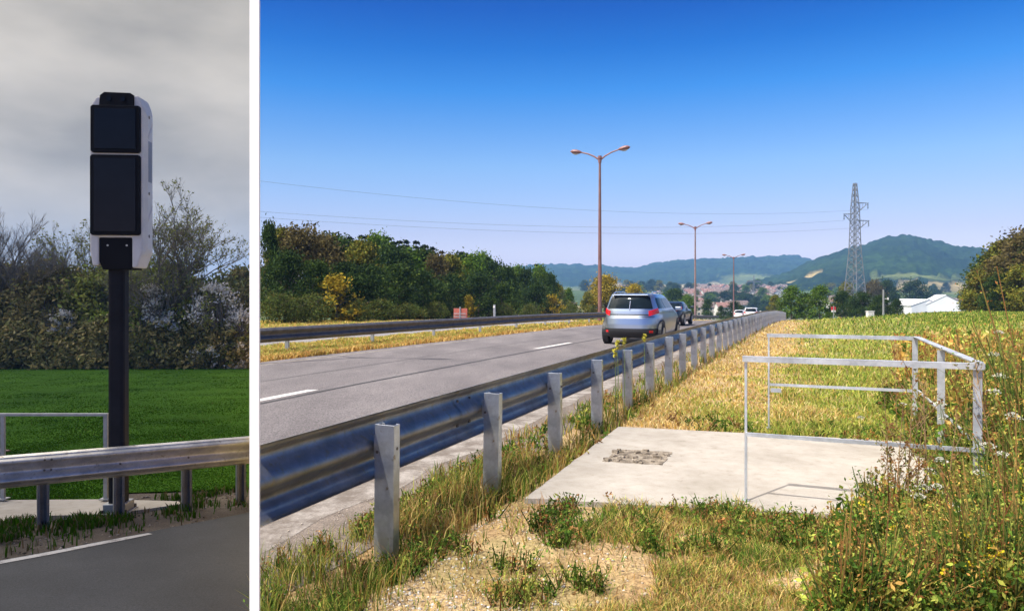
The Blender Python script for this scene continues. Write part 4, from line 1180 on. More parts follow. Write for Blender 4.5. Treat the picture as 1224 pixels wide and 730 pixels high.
d = 80; z0 = float(H(at_u(1056, d), d)); r = empty('utility_pole', (at_u(1056, d), d, z0), 0, 'pale grey utility pole between the trees beyond the field', 'pole'); m_ = MB(); m_.tube([(0, 0, -.3), (0, 0, 3.0)], [.12, .09], 10); m_.build('pole', M['post_grey'], r, smooth=True); m_ = MB(); m_.box(.25, 0, 2.0, .5, .06, .06); m_.box(.5, 0, 2.0, .12, .1, .25); m_.build('bracket', M['sign_white'], r)

# ------------------------------------------------------------------ weeds on the right
def weeds(name, X, Y, Z, Hh, leafn, leafs, C, stemc, label, cat='undergrowth', spread=.16, up=.35, kind='stuff', lean=.25):
    n = len(X); V = []; 
    az = rng.uniform(0, 6.28, n); L = Hh * rng.uniform(0, lean, n)
    base = np.stack([X, Y, Z], 1); tip = base + np.stack([np.cos(az) * L, np.sin(az) * L, Hh], 1)
    # stems as narrow crossed blades
    w = .0011 * Y + .0012
    vs = []; 
    for sx in (0, 1):
        d = np.stack([np.cos(az + 1.57 * sx), np.sin(az + 1.57 * sx), 0 * az], 1) * w[:, None]
        vs.append(np.stack([base - d, base + d, tip + d * .4, tip - d * .4], 1))
    SV = np.concatenate(vs).reshape(-1, 3); SC = np.repeat(np.concatenate([stemc, stemc]), 4, 0)
    sq = np.arange(len(SV)).reshape(-1, 4)
    q = rng.uniform(up, 1.02, (n, leafn)); sp = spread * Hh[:, None] * (1.15 - q * .7)
    a = rng.uniform(0, 6.28, (n, leafn)); rr = sp * np.sqrt(rng.random((n, leafn)))
    P = base[:, None, :] + (tip - base)[:, None, :] * q[:, :, None]
    P = P + np.stack([np.cos(a) * rr, np.sin(a) * rr, rng.normal(size=(n, leafn)) * .02], 2)
    CL = np.repeat(C[:, None], leafn, 1) * rng.uniform(.7, 1.3, (n, leafn, 1))
    lv_, lq, lc = leaf_cloud(P.reshape(-1, 3), np.repeat(leafs, leafn), CL.reshape(-1, 3), 1.9)
    o = np_mesh(name, np.concatenate([SV, lv_]), [np.concatenate([sq, lq + len(SV)])], np.concatenate([SC, lc]), M['grass'])
    return tag(o, label, cat, kind=kind)
# dense mass in the lower right corner
def corner(n, w_, u0=980):
    X, Y = sample(n, 3.15, 10, u0, 1330)
    T_ = tt(X, Y) + (vnoise(X, Y, .35, 7) - .5) * .5; S_ = ss(X, Y)
    k = (T_ > 2.45 + .05 * np.clip(Y - 4, 0, 3)) & ~((S_ > 1.55 + .25 * (vnoise(X, Y, .3, 9))) & (T_ < 3.25)) & (rng.random(len(X)) < w_ * (.25 + .75 * (fbm(X, Y, .4, 3) > .44)))
    X, Y, T_ = X[k], Y[k], T_[k]
    base = np.clip(.21 + .27 * (T_ - 2.5), .10, .68) * (.45 + 1.1 * vnoise(X, Y, .38, 66)) * np.clip((12 - Y) / 6, .6, 1)
    return X, Y, T_, base
for (n, w_, nl, lk, hk, up_, names, gp, lab) in (
        (14000, .9, 24, .0062, .95, .05, ['green', 'dgreen', 'yg', 'gold'], (1.6, 1.0, .6, .1), 'low leafy green weeds before the railing corner'),
        (8000, .7, 16, .0034, 1.25, .25, ['yg', 'gold', 'green', 'rust'], (1.2, .35, 1.2, .5), 'yellowish fine-leaved weeds before the railing corner'),
        (3000, .7, 20, .0026, 1.7, .35, ['rust', 'yg', 'gold', 'green'], (.7, 1.0, .9, .6), 'taller rusty seed stalks before the railing corner')):
    X, Y, T_, base = corner(n, w_)
    g = fbm(X, Y, .5, 77)[:, None]; P_ = np.array([gp]) * np.where(g > .5, np.array([[1.5, 1.2, .6, .25]]), np.array([[.6, .8, 1.2, 1.6]]))
    C = pick(len(X), names, P_) * .95
    weeds('undergrowth', X, Y, H(X, Y), base * hk * rng.uniform(.5, 1.3, len(X)), nl, lk * Y * rng.uniform(.6, 1.3, len(X)), C, C * .6 + .02, lab, spread=.30, up=up_, lean=.55)
X, Y, T_, base = corner(34000, 1.0)
o = blades('grass', X, Y, H(X, Y), base * rng.uniform(.5, 1.4, len(X)), .0016 * Y * rng.uniform(.6, 1.3, len(X)), pick(len(X), ['yg', 'green', 'straw', 'gold', 'rust'], [1, 1.2, .5, .3, .5]), M['grass'], .9)
tag(o, 'long tangled grass among the weeds before the railing corner', 'grass', kind='stuff')
X, Y, T_, base = corner(420, 1.0)
P = np.stack([X, Y, H(X, Y) + base * rng.uniform(.9, 1.3, len(X))], 1); P = (P[:, None, :] + rng.normal(size=(len(P), 7, 3)) * .010).reshape(-1, 3)
V, q, CC = leaf_cloud(P, np.full(len(P), .015), np.array([[.72, .55, .03]]) * rng.uniform(.8, 1.1, (len(P), 1)), 1.1); o = np_mesh('wildflowers', V, [q], CC, M['grass']); tag(o, 'tiny yellow flowers dotted over the weeds', 'wildflowers', kind='stuff')
# low broad-leaved weeds in clumps: by the pad front, the gutter and on the bare soil
X, Y = sample(60000, 3.2, 11, 306, 1150)
t_, s__ = tt(X, Y), ss(X, Y)
m_ = fbm(X, Y, .28, 401)
k = (X > seam(Y) + .03) & ~on_pad(X, Y, .0) & (((s__ > .55 + .1 * t_) & (s__ < 1.95) & (t_ > .6) & (t_ < 3) & (m_ > .47)) | ((t_ > -.45) & (t_ < .32) & (m_ > .52)) | ((t_ > .3) & (s__ < .7) & (t_ < 3) & (m_ > .66)) | ((s__ > 4.3) & (s__ < 5.2) & (t_ > .6) & (t_ < 3.4) & (m_ > .45)))
k &= rng.random(len(X)) < .25
X, Y = X[k], Y[k]
C = pick(len(X), ['green', 'dgreen', 'yg', 'brown', 'rust'], [1.3, 1.1, .7, .5, .3]) * .9
weeds('undergrowth', X, Y, H(X, Y), rng.uniform(.03, .13, len(X)), 12, .0030 * Y, C, C * .6, 'low green and brown weeds in clumps around the concrete pad', spread=.7, up=.05, lean=.9)
# dry tall growth around and right of the railing
X, Y = sample(9000, 5.0, 16, 1075, 1300)
T_ = tt(X, Y); k = (T_ > 3.35)
X, Y, T_ = X[k], Y[k], T_[k]
hh_ = rng.uniform(.3, .75, len(X)) * (.6 + .7 * vnoise(X, Y, .8, 67))
C = pick(len(X), ['rust', 'brown', 'gold', 'straw', 'yg', 'green'], [.6, .4, 1.0, .7, 1.1, .5])
weeds('undergrowth', X, Y, H(X, Y), hh_, 9, .0040 * Y, C, C, 'tall dry rust-brown weeds right of the railing', up=.4)
# single tall dry stalks that rise in front of the railing
def stalk(x, y, h, c, label, seed, seeds=26, leaf=.016):
    r_ = np.random.default_rng(seed)
    z = float(H(x, y)); root = empty('dried_weed', (x, y, z), 0, label, 'weed', 'dried weeds by the railing')
    m_ = MB(); lx, ly = r_.uniform(-.12, .12, 2) * h
    pts = [(0, 0, -.02), (lx * .3, ly * .3, h * .45), (lx, ly, h)]
    m_.tube(pts, [.0045, .0035, .0015], 5)
    P = []
    for k in range(14):
        q = r_.uniform(.3, .97); a = r_.uniform(0, 6.28); L = h * r_.uniform(.08, .22)
        b0 = Vector((lx * q, ly * q, h * q)); b1 = b0 + Vector((math.cos(a) * L * .7, math.sin(a) * L * .7, L * .8))
        m_.tube([b0, b1], [.0022, .001], 4)
        for _ in range(int(seeds / 3)): P.append(np.array(b0.lerp(b1, r_.uniform(.3, 1.05))) + r_.normal(size=3) * .008)
    m_.build('stem', M['stalk'], root)
    P = np.array(P); C = np.array(c) * r_.uniform(.6, 1.3, (len(P), 1))
    V, q, CC = leaf_cloud(P, np.full(len(P), leaf), C, 1.3)
    np_mesh('seed_sprays', V, [q], CC, M['grass'], root)
    return root
M['stalk'] = plain('dry_stem', (.26, .16, .07), .8)
sts = [(1062, 4.55, .72), (1075, 4.5, .90), (1084, 4.4, 1.04), (1094, 4.5, .98), (1070, 4.4, .84), (1110, 4.4, 1.0), (1050, 4.6, .55), (1036, 4.6, .42), (1128, 4.3, .8), (1180, 4.8, 1.05), (1196, 4.4, 1.15), (1214, 5.2, 1.2), (1060, 7.9, .8), (1072, 8.0, 1.0), (1205, 6.4, 1.1)]
for i, (u, d, h) in enumerate(sorted(sts)):
    stalk(at_u(u, d), d, h, (.26, .13, .05) if i % 3 else (.22, .2, .06), 'thin brown dried weed rising by the railing, %s from the left' % ORD[i], 100 + i)
# wild carrots with white umbels
M['umbel'] = leafmat('white_florets', .2); M['green_stem'] = plain('green_stem', (.12, .17, .05), .7)
def carrot(x, y, h, r0, label, seed):
    r_ = np.random.default_rng(seed)
    root = empty('wild_carrot', (x, y, float(H(x, y))), 0, label, 'wildflower', 'wild carrots in bloom')
    lx, ly = r_.uniform(-.1, .1, 2) * h
    m_ = MB(); m_.tube([(0, 0, -.02), (lx * .4, ly * .4, h * .5), (lx, ly, h - r0 * .5)], [.004, .003, .002], 5)
    P = []
    for k in range(16):
        a = k * 2.4; rr = r0 * math.sqrt((k + .5) / 16); e = (lx + math.cos(a) * rr, ly + math.sin(a) * rr, h - rr * rr / r0 * .55)
        m_.tube([(lx, ly, h - r0 * .5), e], .0012, 3)
        P.append(np.array(e) + r_.normal(size=(9, 3)) * np.array([.10, .10, .07]) * r0)
    m_.build('stem', M['green_stem'], root)
    P = np.concatenate(P); V, q, CC = leaf_cloud(P, np.full(len(P), .004 + r0 * .10), np.array([[.74, .72, .63]]) * r_.uniform(.8, 1.1, (len(P), 1)), 1.0)
    np_mesh('umbel', V, [q], CC, M['umbel'], root)
cr_ = [(1096, 590, 4.3, .04), (1124, 545, 4.6, .045), (1160, 560, 4.3, .04), (1175, 530, 4.5, .045), (1205, 540, 4.2, .04), (1140, 640, 3.9, .04), (1088, 618, 4.2, .035), (1112, 560, 4.6, .045), (1070, 579, 4.5, .04), (1108, 578, 4.4, .045), (1118, 578, 4.3, .035), (1150, 611, 4.1, .035), (1140, 600, 4.2, .03), (1132, 480, 5.6, .04), (1152, 506, 5.0, .03), (1190, 447, 5.4, .045), (1192, 422, 6.2, .05), (1200, 466, 5.2, .05), (1212, 496, 4.9, .05), (1222, 493, 4.8, .04), (1182, 488, 5.4, .03), (1140, 520, 5.2, .035), (1028, 513, 7.8, .04), (1083, 481, 6.2, .03), (1064, 545, 6.0, .03), (1130, 500, 5.8, .03), (1198, 395, 8.0, .05)]
for i, (u, v, d, r0) in enumerate(sorted(cr_)):
    x = at_u(u, d); h = 1.5 - (v - HZ) / F * d - float(H(x, d))
    carrot(x, d, max(.2, h), r0, 'wild carrot with a flat white flower head, %s from the left among the weeds' % ORD[i], 300 + i)
# small white flowers near the verge and yellow weeds by the posts
for i, (u, v, d) in enumerate([(770, 399, 9.9), (746, 404, 8.9), (735, 417, 8.7), (738, 407, 8.6)]):
    x = at_u(u, d); h = 1.5 - (v - HZ) / F * d
    root = empty('yellow_weed', (x, d, 0), 0, 'slender yellow-green weed rising beside the guardrail posts, %s from the left' % ORD[[1, 2, 0, 3].index(i) if False else (3, 2, 0, 1)[i]], 'weed', 'yellow weeds at the guardrail')
    m_ = MB(); m_.tube([(0, 0, -.02), (.01, 0, h * .5), (0, .01, h)], [.006, .005, .002], 5); m_.build('stem', M['green_stem'], root)
    P = np.stack([rng.normal(size=60) * .012, rng.normal(size=60) * .012, h - rng.random(60) ** 1.5 * .10], 1)
    V, q, CC = leaf_cloud(P, np.full(60, .026), np.array([[.55, .50, .08]]) * rng.uniform(.7, 1.2, (60, 1)), 1.2); np_mesh('flower_spike', V, [q], CC, M['grass'], root)

# ================================================================== the overcast roadside, to the left
COL = GREY
def HL(x, y): return -.45 - .0632 * np.asarray(y, float) + 0 * np.asarray(x, float)
def lpx(u, v):
    d = 1.95 * F / (v - 405.0)
    return ((u - CX) / F * d, d)
YL = [-6., 0, 1.5]
while YL[-1] < 130: YL.append(YL[-1] + max(.05, .02 * YL[-1]))
rows = []
for y in YL:
    xr = float(seam(y)) - .001; xl = -1.15 * max(y, 3) - 6
    xs = xl + (xr - xl) * np.linspace(0, 1, 150)
    b = (fbm(xs, np.full(150, y), .5, 201) - .5) * .06 if 6 < y < 14 else 0
    rows.append(list(zip(xs, np.full(150, y), HL(xs, np.full(150, y)) + b)))
structure(grid_mesh('ground', rows, M['soil_grey']), 'bare brown soil of the grey roadside')
def lsheet(name, poly, dzz, mat, label):
    m_ = MB(); m_.add([(x, y, float(HL(x, y)) + dzz) for x, y in poly], [tuple(range(len(poly)))])
    return structure(m_.build(name, mat), label)
e = [(-9.0, 1.6), (-6.3, 4.35), lpx(0, 674), lpx(60, 663), lpx(120, 651), lpx(153.7, 644.5), lpx(220, 631), lpx(298, 615)]
xe, ye = e[-1]
e[-1] = (-SEAM * ye - .002, ye)
roadp = e + [(-SEAM * 3 - .002, 3.0), (-SEAM * 3 - .002, -5.5), (-9, -5.5)]
lsheet('road', roadp[::-1], .036, M['asphalt_grey'], 'dark grey asphalt road under the overcast sky')
ln = [(-9.0, 1.6), (-6.3, 4.35), lpx(0, 674), lpx(60, 663), lpx(120, 651), lpx(153.7, 644.5), lpx(180, 640)]
V = []; Fc = []
for i, (x, y) in enumerate(ln):
    wdt = .075 if i < len(ln) - 1 else .02
    V += [(x + .06, y - .06 - wdt, float(HL(x, y - .06 - wdt)) + .041), (x, y - .05, float(HL(x, y - .05)) + .041)]
    if i: a = 2 * i; Fc.append((a - 2, a, a + 1, a - 1))
m_ = MB(); m_.add(V, Fc); structure(m_.build('road_edge_line', M['line_grey']), 'faded grey-white line at the edge of the dark road')
fl = [lpx(-420, 604), lpx(-60, 602), lpx(130, 599.5), lpx(150, 591), lpx(225, 588.5), lpx(298, 585)]
x, y = fl[-1]; fl[-1] = (-SEAM * y - .003, y)
rows = []
for (x, y) in fl:
    rows.append((x, y))
FP = rows + [(-SEAM * 120 - .003, 120.0), (-150.0, 120.0), (-150, 12)]
lsheet('field', FP, .028, M['field_grey'], 'dark green grass field under the overcast sky')
# concrete slab and rubble
sp_ = [lpx(-220, 662), lpx(0, 629), lpx(60, 621), lpx(110, 620), lpx(150, 616.5), lpx(217, 607), lpx(213, 603.5), lpx(130, 601), lpx(-60, 602.5), lpx(-220, 604)]
m_ = MB(); m_.slab(sp_, lambda z, *a: 0, lambda z, *a: 0) if False else None
mm = MB(); n = len(sp_)
mm.add([(x, y, float(HL(x, y)) - .05) for x, y in sp_] + [(x, y, float(HL(x, y)) + .048) for x, y in sp_], [tuple(range(n - 1, -1, -1)), tuple(range(n, 2 * n))] + [(i, (i + 1) % n, n + (i + 1) % n, n + i) for i in range(n)])
o = mm.build('concrete_pad', M['pad_grey']); tag(o, 'grey-lit concrete slab behind the guardrail at the foot of the black mast', 'concrete slab')

# grass of the left side
def lgrass(name, n, y0, y1, accept, hfun, names, probs, label, wk=.0021, lean=.6, u0=-40, u1=297):
    X, Y = sample(n, y0, y1, u0, u1); k = accept(X, Y) & (X < -SEAM * Y - .03); X, Y = X[k], Y[k]
    o = blades(name, X, Y, HL(X, Y) + .02, hfun(X, Y) * rng.uniform(.5, 1.3, len(X)), wk * Y * rng.uniform(.6, 1.4, len(X)), pick(len(X), names, probs), M['grass'], lean)
    return tag(o, label, 'grass', kind='stuff')
LD = Vector((.797, .604, 0)); LP0 = (-4.8, 7.45)
def lt(x, y): return (x - LP0[0]) * .604 - (y - LP0[1]) * .797      # towards the road
def inpoly(X, Y, poly):
    ins = np.zeros(len(X), bool); n = len(poly)
    for i in range(n):
        x1, y1 = poly[i]; x2, y2 = poly[(i + 1) % n]
        c = ((y1 > Y) != (y2 > Y)) & (X < (x2 - x1) * (Y - y1) / (y2 - y1 + 1e-12) + x1)
        ins ^= c
    return ins
PAL.update(gd=(.027, .080, .003), gm=(.034, .096, .004), gb=(.11, .085, .04), gs=(.15, .125, .07))
lgrass('grass', 110000, 8.6, 50, lambda X, Y: inpoly(X, Y, FP), lambda X, Y: .014 + .035 * fbm(X, Y, 1.2, 210) ** 2, ['gm', 'gd', 'gb'], [1, 1, .02], 'short dark green grass of the overcast field', .0015, 1.0)
lgrass('grass', 42000, 6.3, 9.4, lambda X, Y: ~inpoly(X, Y, roadp) & ~inpoly(X, Y, sp_) & ~inpoly(X, Y, FP) & (lt(X, Y) > -.75) & (rng.random(len(X)) < np.clip((fbm(X, Y, .35, 220) - .44) * 4, .03, .6) * np.clip((.62 - lt(X, Y)) * 2.2, .05, 1)),
       lambda X, Y: .05 + .06 * vnoise(X, Y, .3, 221), ['gm', 'gd', 'gb', 'gs'], [1, .9, .45, .25], 'tufts of green grass on the soil at the feet of the left guardrail')
COLS = [(.16, .14, .12), (.22, .2, .18), (.09, .075, .06)]
stones('gravel', 5000, lambda X, Y: (X < -SEAM * Y - .05) & ~inpoly(X, Y, roadp) & ~inpoly(X, Y, sp_) & ~inpoly(X, Y, FP) & (lt(X, Y) > -1.0) & ((rng.random(len(X)) < .12) | ((X > lpx(155, 600)[0]) & (lt(X, Y) < -.2))), 6.2, 9.6, .006, .028, COLS, 'clods and rubble beside the grey concrete slab', lambda X, Y: HL(X, Y) + .02, u0=-30, u1=297)
# fix: sampling helper covers the left pictures too
# left guardrail, its traffic face towards us
gl = empty('guardrail', (LP0[0], LP0[1], 0), math.atan2(.604, .797), 'grey guardrail in front of the black mast on the overcast roadside', 'guardrail')
def zl(s_): return float(HL(0, LP0[1] + .604 * s_))
s_end = 2.62
def lstart(u):
    k = (u - CX) / F
    return (k * LP0[1] - LP0[0]) / (.797 - k * .604)
send = lstart(300)
V = []; Fc = []; ns = 14; n = len(WPROF)
svs = np.linspace(-2.6, send, ns)
for lay in (0, 1):
    for s_ in svs:
        for z_, w_ in WPROF: V.append((s_, -(.055 + w_ - lay * .004), zl(s_) + .475 + z_ * .88))
for lay in (0, 1):
    b = lay * n * ns
    for i in range(ns - 1):
        for j in range(n - 1):
            a = b + i * n + j; Fc.append((a + n, a + n + 1, a + 1, a) if lay else (a, a + 1, a + n + 1, a + n))
for i in range(ns - 1):
    for j in (0, n - 1): Fc.append((i * n + j, (i + 1) * n + j, n * ns + (i + 1) * n + j, n * ns + i * n + j))
m_ = MB(); m_.add(V, Fc); m_.build('beam', M['beam_grey'], gl, smooth=True)
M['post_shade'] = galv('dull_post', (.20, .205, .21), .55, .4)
pl_ = None
for u in (-120, -36, 51.5, 142, 223, 293):
    s_ = lstart(u)
    if u == 293: s_ -= .05
    if pl_ is None:
        mb = MB(); h = .76; w = .11
        mb.box(-.05, 0, h / 2 - .15, .006, .055, h + .3); mb.box(0, .03, h / 2 - .15, .094, .006, h + .3); mb.box(.05, 0, h / 2 - .15, .006, .055, h + .3)
        mb.box(-.037, -.0265, h / 2 - .15, .018, .004, h + .3); mb.box(.037, -.0265, h / 2 - .15, .018, .004, h + .3)
        pl_ = mb.build('post', M['post_shade'], gl); p = pl_
    else:
        p = pl_.copy(); COL.objects.link(p); p.parent = gl
    p.location = (s_, 0, zl(s_))
jp = MB(); V = []; Fc = []
sj = lstart(56)
for ds in (-.13, .13):
    for z_, w_ in WPROF: V.append((sj + ds, -(.055 + w_ + .005), zl(sj + ds) + .475 + z_ * .88))
for j in range(n - 1): Fc.append((j, j + 1, n + j + 1, n + j))
jp.add(V, Fc); jp.build('joint_plate', M['beam_grey'], gl, smooth=True)
for (uu, z_) in ((52, .30), (60, .30), (52, .17), (60, .17), (142, .165), (223, .165)):
    q = lstart(uu); bm_ = MB(); bm_.disc((q, -(.055 + (.035 if abs(z_ - .165) < .01 else .088)), zl(q) + .475 + z_ * .88), (0, 1, 0), .011, .012, 8); bm_.build('bolt', M['bolt'], gl)

# ------------------------------------------------------------------ the speed camera mast
M['mast'] = surf('black_mast', [(.4, (.010, .010, .013)), (.6, (.016, .016, .02))], 3, .6, 0, .1, spec=.15)
M['shell'] = surf('pale_grey_shell', [(.4, (.60, .575, .53)), (.6, (.68, .65, .60))], 3, .45, 0, 0)
M['shell_dark'] = surf('grey_recess', [(.4, (.22, .22, .24)), (.6, (.28, .28, .30))], 3, .5, 0, 0)
M['panel'] = plain('black_glass_panel', (.010, .011, .017), .22, 0, .12)
M['frame'] = plain('matt_black_frame', (.005, .005, .007), .6, 0, .15)
dm = 8.08; mx = at_u(142, dm); mz = float(HL(mx, dm))
sc_m = empty('speed_camera', (mx, dm, mz), math.radians(5), 'tall black mast carrying a grey and black speed camera head', 'speed camera')
K = (dm - .19) / F
def zv(v): return 1.5 + (HZ - v) * K - mz
def xv(u): return (u - CX) * K - mx - .03
m_ = MB(); m_.box(0, 0, (zv(300) - .02) / 2, .172, .172, zv(300) + .02); m_.build('mast', M['mast'], sc_m, bevel=.035)
m_ = MB(); m_.box(0, 0, .045, .30, .30, .018); m_.build('base_plate', M['post_grey'], sc_m, bevel=.004)
m_ = MB(); m_.box(0, 0, .10, .24, .24, .10); m_.build('collar', M['post_grey'], sc_m, bevel=.01)
for sx in (-1, 1):
    for sy in (-1, 1):
        m_ = MB(); m_.disc((sx * .125, sy * .125, .065), (0, 0, 1), .014, .05, 6); m_.build('bolt', M['bolt'], sc_m)
x0, x1 = xv(108.5), xv(169.5); D = .28
ou = [(x0 + .03, zv(318)), (x0, zv(300)), (x0, zv(150)), (x0 + .02, zv(124)), (x0 + .07, zv(115)), (x1 - .05, zv(113)), (x1 - .01, zv(124)), (x1, zv(150)), (x1, zv(300)), (x1 - .06, zv(320)), (xv(157), zv(320)), (xv(157), zv(284)), (xv(119), zv(284)), (xv(119), zv(317))]
sh = MB(); sh.prism(ou, -.17, D - .17); sh.build('shell', M['shell'], sc_m, bevel=.018)
# bulged side cheek on the right with a recess and ridges
ck = MB(); ck.add(*(lambda P: (P, [(0, 1, 2, 3), (4, 7, 6, 5), (0, 4, 5, 1), (1, 5, 6, 2), (2, 6, 7, 3), (3, 7, 4, 0)]))([
    (x1 - .01, -.155, zv(306)), (x1 - .01, D - .19, zv(306)), (x1 - .01, D - .19, zv(124)), (x1 - .01, -.155, zv(124)),
    (x1 + .018, -.08, zv(296)), (x1 + .018, D - .22, zv(300)), (x1 + .018, D - .22, zv(132)), (x1 + .018, -.08, zv(136))]))
ck.build('side_cheek', M['shell'], sc_m, bevel=.012)
m_ = MB(); m_.box(x1 + .014, -.015, (zv(165) + zv(215)) / 2, .012, .10, zv(165) - zv(215)); m_.build('side_recess', M['shell_dark'], sc_m, bevel=.004)
for v in (136, 229, 281):
    m_ = MB(); m_.disc((x1 + .013, -.04, zv(v)), (1, .25, 0), .018, .02, 10); m_.build('screw', M['bolt'], sc_m)
for (va, vb) in ((162, 143), (262, 243)):
    m_ = MB(); m_.tube([(x1 + .018, -.07, zv(va)), (x1 + .012, .045, zv(vb))], .012, 6); m_.build('ridge', M['shell'], sc_m)
def panel(u0, v0, u1, v1, ch):
    a, b, z0, z1 = xv(u0), xv(u1), zv(v1), zv(v0)
    fr = MB(); fr.prism([(a + ch, z0), (b - ch, z0), (b, z0 + ch), (b, z1 - ch), (b - ch, z1), (a + ch, z1), (a, z1 - ch), (a, z0 + ch)], -.205, -.165)
    f = fr.build('window_frame', M['frame'], sc_m, bevel=.006)
    g = MB(); g.box((a + b) / 2, -.207, (z0 + z1) / 2, b - a - .085, .012, z1 - z0 - .075); g.build('window_pane', M['panel'], f, bevel=.003)
panel(111, 126, 168, 182.5, .02); panel(110.5, 185, 168, 281, .02)
cp = MB(); cp.prism([(xv(120), zv(127)), (xv(160), zv(127)), (xv(160), zv(114)), (xv(156), zv(110.5)), (xv(126), zv(110)), (xv(121), zv(114))], -.19, .12); cp.build('top_cap', M['frame'], sc_m, bevel=.006)
for u in (132, 148):
    m_ = MB(); m_.disc((xv(u), -.195, zv(118.5)), (0, 1, 0), .026, .02, 14); m_.build('sensor', M['panel'], sc_m)
bk = MB(); bk.prism([(xv(119), zv(282)), (xv(119), zv(312)), (xv(123), zv(322)), (xv(156), zv(322)), (xv(157), zv(312)), (xv(157), zv(282))], -.16, .12); bk.build('bracket', M['frame'], sc_m, bevel=.006)
for u in (129, 151):
    m_ = MB(); m_.disc((xv(u), -.163, zv(293)), (0, 1, 0), .010, .012, 8); m_.build('screw', M['shell'], sc_m)

# railing behind the left guardrail
dr = 8.56; xa, xb = at_u(126.5, dr), at_u(3.6, dr)
zr = float(HL(0, dr)); rg = empty('safety_railing', (xa, dr, zr), 0, 'grey tubular railing behind the guardrail left of the black mast', 'railing')
M['rail_grey'] = galv('dull_railing', (.36, .37, .38), .5, .4)
for x in (0, xb - xa, 2 * (xb - xa)):
    m_ = MB(); m_.box(x, 0, .53, .045, .03, 1.06); m_.box(x, 0, .075, .11, .10, .012); m_.build('post', M['rail_grey'], rg)
m_ = MB(); m_.box((xb - xa) * 1.0 , 0, 1.062, 2 * abs(xb - xa) + .06, .05, .028); m_.build('top_rail', M['rail_grey'], rg)
m_ = MB(); m_.box((xb - xa) * 1.0 , 1.4, 1.145, 2 * abs(xb - xa) + .06, .04, .022); m_.box(.0, .7, 1.10, .04, 1.36, .022); m_.box(0, 1.4, .6, .03, .03, 1.06); m_.build('far_rail', M['rail_grey'], rg) if False else None

# ------------------------------------------------------------------ hedge and bare trees behind the field
def clip_left(P, ox, oy):
    """Leaves and twigs stay on their own side of the divider."""
    return (P[:, 0] + ox) < -SEAM * (P[:, 1] + oy) - .02
def shrub(u, topv, d, w, col, col2, n, leaf, label, seed, base=0.0, blossom=None, rag=.25, cat='shrub', twigs=60):
    r_ = np.random.default_rng(seed); x = at_u(u, d); z = float(HL(x, d)); h = 1.5 + (HZ - topv) / F * d - z
    root = empty('hedge_shrub', (x, d, z), 0, label, cat, 'shrubs of the hedge behind the field')
    P, T = crown_points(h, w, n, 60, base, .8, seed=seed)
    k = clip_left(P, x, d); P, T = P[k], T[k]
    mixv = (r_.random(len(P)) < .4)[:, None]
    C = np.where(mixv, np.array(col2), np.array(col)) * (T * r_.uniform(.6, 1.3, len(P)))[:, None]
    if blossom is not None:
        m = fbm(P[:, 0] * 1 + seed, P[:, 2], .9, seed) > .52
        m &= r_.random(len(P)) < blossom
        C = np.where(m[:, None], np.array([.75, .72, .68]), C)
    V, q, CC = leaf_cloud(P, np.full(len(P), leaf), C, 1.7)
    np_mesh('foliage', V, [q], CC, M['leaf'], root)
    m_ = MB(); rr = random.Random(seed)
    for i in range(twigs):
        a = rr.uniform(0, 6.28); q0 = rr.random(); L = h * rr.uniform(.75, 1.10)
        bx, by = math.cos(a) * w * .42 * q0, math.sin(a) * w * .2 * q0
        tipx = bx * 1.25 + rr.uniform(-.5, .5); tipy = by + rr.uniform(-.3, .3)
        if x + max(bx, tipx) > -SEAM * d - .4: continue
        m_.tube([(bx * .5, by * .5, 0), (bx, by, L * .55), (tipx, tipy, L)], [.05, .03, .008], 4, cap=False)
    m_.build('stems', M['twig'], root)
    return root
BR = (.40, .32, .13); GR = (.32, .35, .075); DG = (.21, .20, .07)
shr = [(-30, 330, 50, 7, BR, DG), (12, 322, 52, 6, BR, GR), (48, 328, 50, 6, BR, DG), (84, 322, 51, 6, BR, GR), (118, 330, 50, 6, GR, DG), (150, 318, 52, 6, GR, BR), (178, 322, 50, 6, (.24, .30, .045), GR), (205, 318, 52, 6, (.25, .31, .045), GR), (232, 335, 50, 5, GR, BR), (262, 332, 51, 5.5, (.42, .42, .17), GR), (289, 322, 52, 4.5, (.36, .36, .14), BR)]
for i, (u, v, d, w, c, c2) in enumerate(shr):
    shrub(u, v, d, w, c, c2, 95, .20, 'dense brownish green shrub of the hedge behind the field, %s from the left' % ORD[i], 400 + i)
low = [(-10, 385, 48.5, 6), (40, 382, 48.5, 6), (90, 388, 48.4, 6), (140, 384, 48.5, 6), (190, 386, 48.4, 6), (238, 388, 48.4, 5), (280, 386, 48.4, 4.4)]
for i, (u, v, d, w) in enumerate(low):
    shrub(u, v, d, w, DG, BR, 80, .18, 'low very dark shrub along the foot of the hedge, %s from the left' % ORD[i], 430 + i, twigs=10)
for i, (u, v, d, w) in enumerate(((182, 340, 47.9, 3.4), (257, 338, 48, 4.0), (285, 372, 47.8, 2.6), (75, 372, 47.9, 2.0))):
    shrub(u, v, d, w, (.14, .14, .075), GR, 50, .13, ('hawthorn shrub flecked with white blossom in the hedge, %s from the left' % ORD[(1, 2, 3, 0)[i]]), 450 + i, blossom=.95)
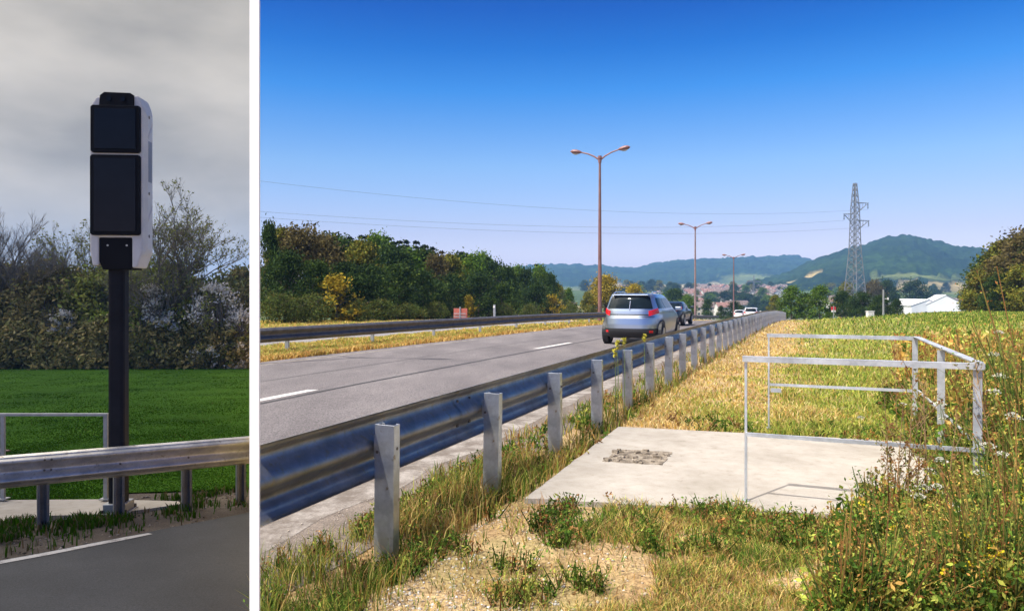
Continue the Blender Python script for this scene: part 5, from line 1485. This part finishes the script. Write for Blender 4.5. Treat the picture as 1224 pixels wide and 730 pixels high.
def bare_tree(u, topv, d, label, seed, spread=.6, leaves=0, levels=5, tilt=0.0, thick=.16):
    rr = random.Random(seed); r_ = np.random.default_rng(seed)
    x = at_u(u, d); z = float(HL(x, d)); h = 1.5 + (HZ - topv) / F * d - z
    root = empty('bare_tree', (x, d, z), 0, label, 'tree'); m_ = MB(); tips = []
    def grow(p, dr_, L, rad, lev):
        pts = [p]; q = p
        dd = dr_.copy()
        for k in range(3):
            dd = (dd + Vector((rr.uniform(-.18, .18), rr.uniform(-.18, .18), rr.uniform(-.05, .14)))).normalized()
            q = q + dd * L / 3; pts.append(q)
        if x + q.x > -SEAM * (d + q.y) - .02: return
        m_.tube(pts, [rad, rad * .85, rad * .7, rad * .55], 5 if lev < 2 else 3, cap=False)
        if lev >= levels: tips.append(pts); return
        for k in range(rr.choice([3, 4]) if lev < 4 else 4):
            b = pts[rr.choice([1, 2, 3, 3])]
            a = rr.uniform(0, 6.28); nd = (dd + Vector((math.cos(a), math.sin(a), rr.uniform(-.1, .25))) * rr.uniform(.35, .75) * spread * 1.5).normalized()
            grow(b, nd, L * rr.uniform(.6, .8), rad * .58, lev + 1)
    grow(Vector((0, 0, -.3)), Vector((tilt, 0, 1)).normalized(), h * .33, thick, 0)
    zm = max([v[2] for v in m_.v] or [h])
    m_.v = [(a, b, c * h / zm) for a, b, c in m_.v]
    m_.build('branches', M['twig'], root)
    if leaves:
        P = []
        for pts in tips:
            for _ in range(leaves):
                a, b = rr.choice([(0, 1), (1, 2), (2, 3)]); P.append(tuple(pts[a].lerp(pts[b], rr.random()) + Vector((rr.gauss(0, .08), rr.gauss(0, .08), rr.gauss(0, .08)))))
        P = np.array(P); P[:, 2] *= h / zm
        k = clip_left(P, x, d); P = P[k]
        V, q, CC = leaf_cloud(P, np.full(len(P), .13), np.array([[.26, .27, .09]]) * r_.uniform(.6, 1.3, (len(P), 1))); np_mesh('young_leaves', V, [q], CC, M['leaf'], root)
    return root
bare_tree(-8, 238, 50, 'bare upright tree at the left edge, nearest to the picture border', 501, .42, 0, 6, 0, .20)
bare_tree(22, 262, 51, 'bare twiggy tree beside the tree at the left edge', 502, .45, 0, 6, .05, .16)
bare_tree(48, 285, 50.5, 'smaller bare tree between the left edge and the mast', 506, .5, 0, 5, .05, .12)
bare_tree(100, 258, 50, 'budding tree just left of the black mast', 503, .6, 1, 6, -.05, .18)
bare_tree(186, 214, 50, 'tall budding tree with sideways branches behind the right of the mast', 504, .8, 1, 6, .0, .24)
bare_tree(206, 250, 49.5, 'spreading budding tree right of the black mast', 505, 1.0, 1, 6, .12, .18)
bare_tree(268, 312, 51, 'small thin bare tree close to the white divider', 507, .5, 1, 5, 0, .10)

# ------------------------------------------------------------------ the air
COL = SUNNY
hz = MB(); hz.box(1650, 1820, 63, 6100, 3760, 163)
hm = bpy.data.materials.new('valley_haze'); hm.use_nodes = True; nt = hm.node_tree; nt.nodes.clear()
vo = nt.nodes.new('ShaderNodeVolumePrincipled'); oo = nt.nodes.new('ShaderNodeOutputMaterial')
vo.inputs['Color'].default_value = (.25, .52, 1.0, 1); vo.inputs['Density'].default_value = .00024; vo.inputs['Anisotropy'].default_value = 0.0
nt.links.new(vo.outputs[0], oo.inputs['Volume'])
hzo = hz.build('haze', hm); hzo['kind'] = 'stuff'; hzo['label'] = 'pale bluish air between the verge and the hills'
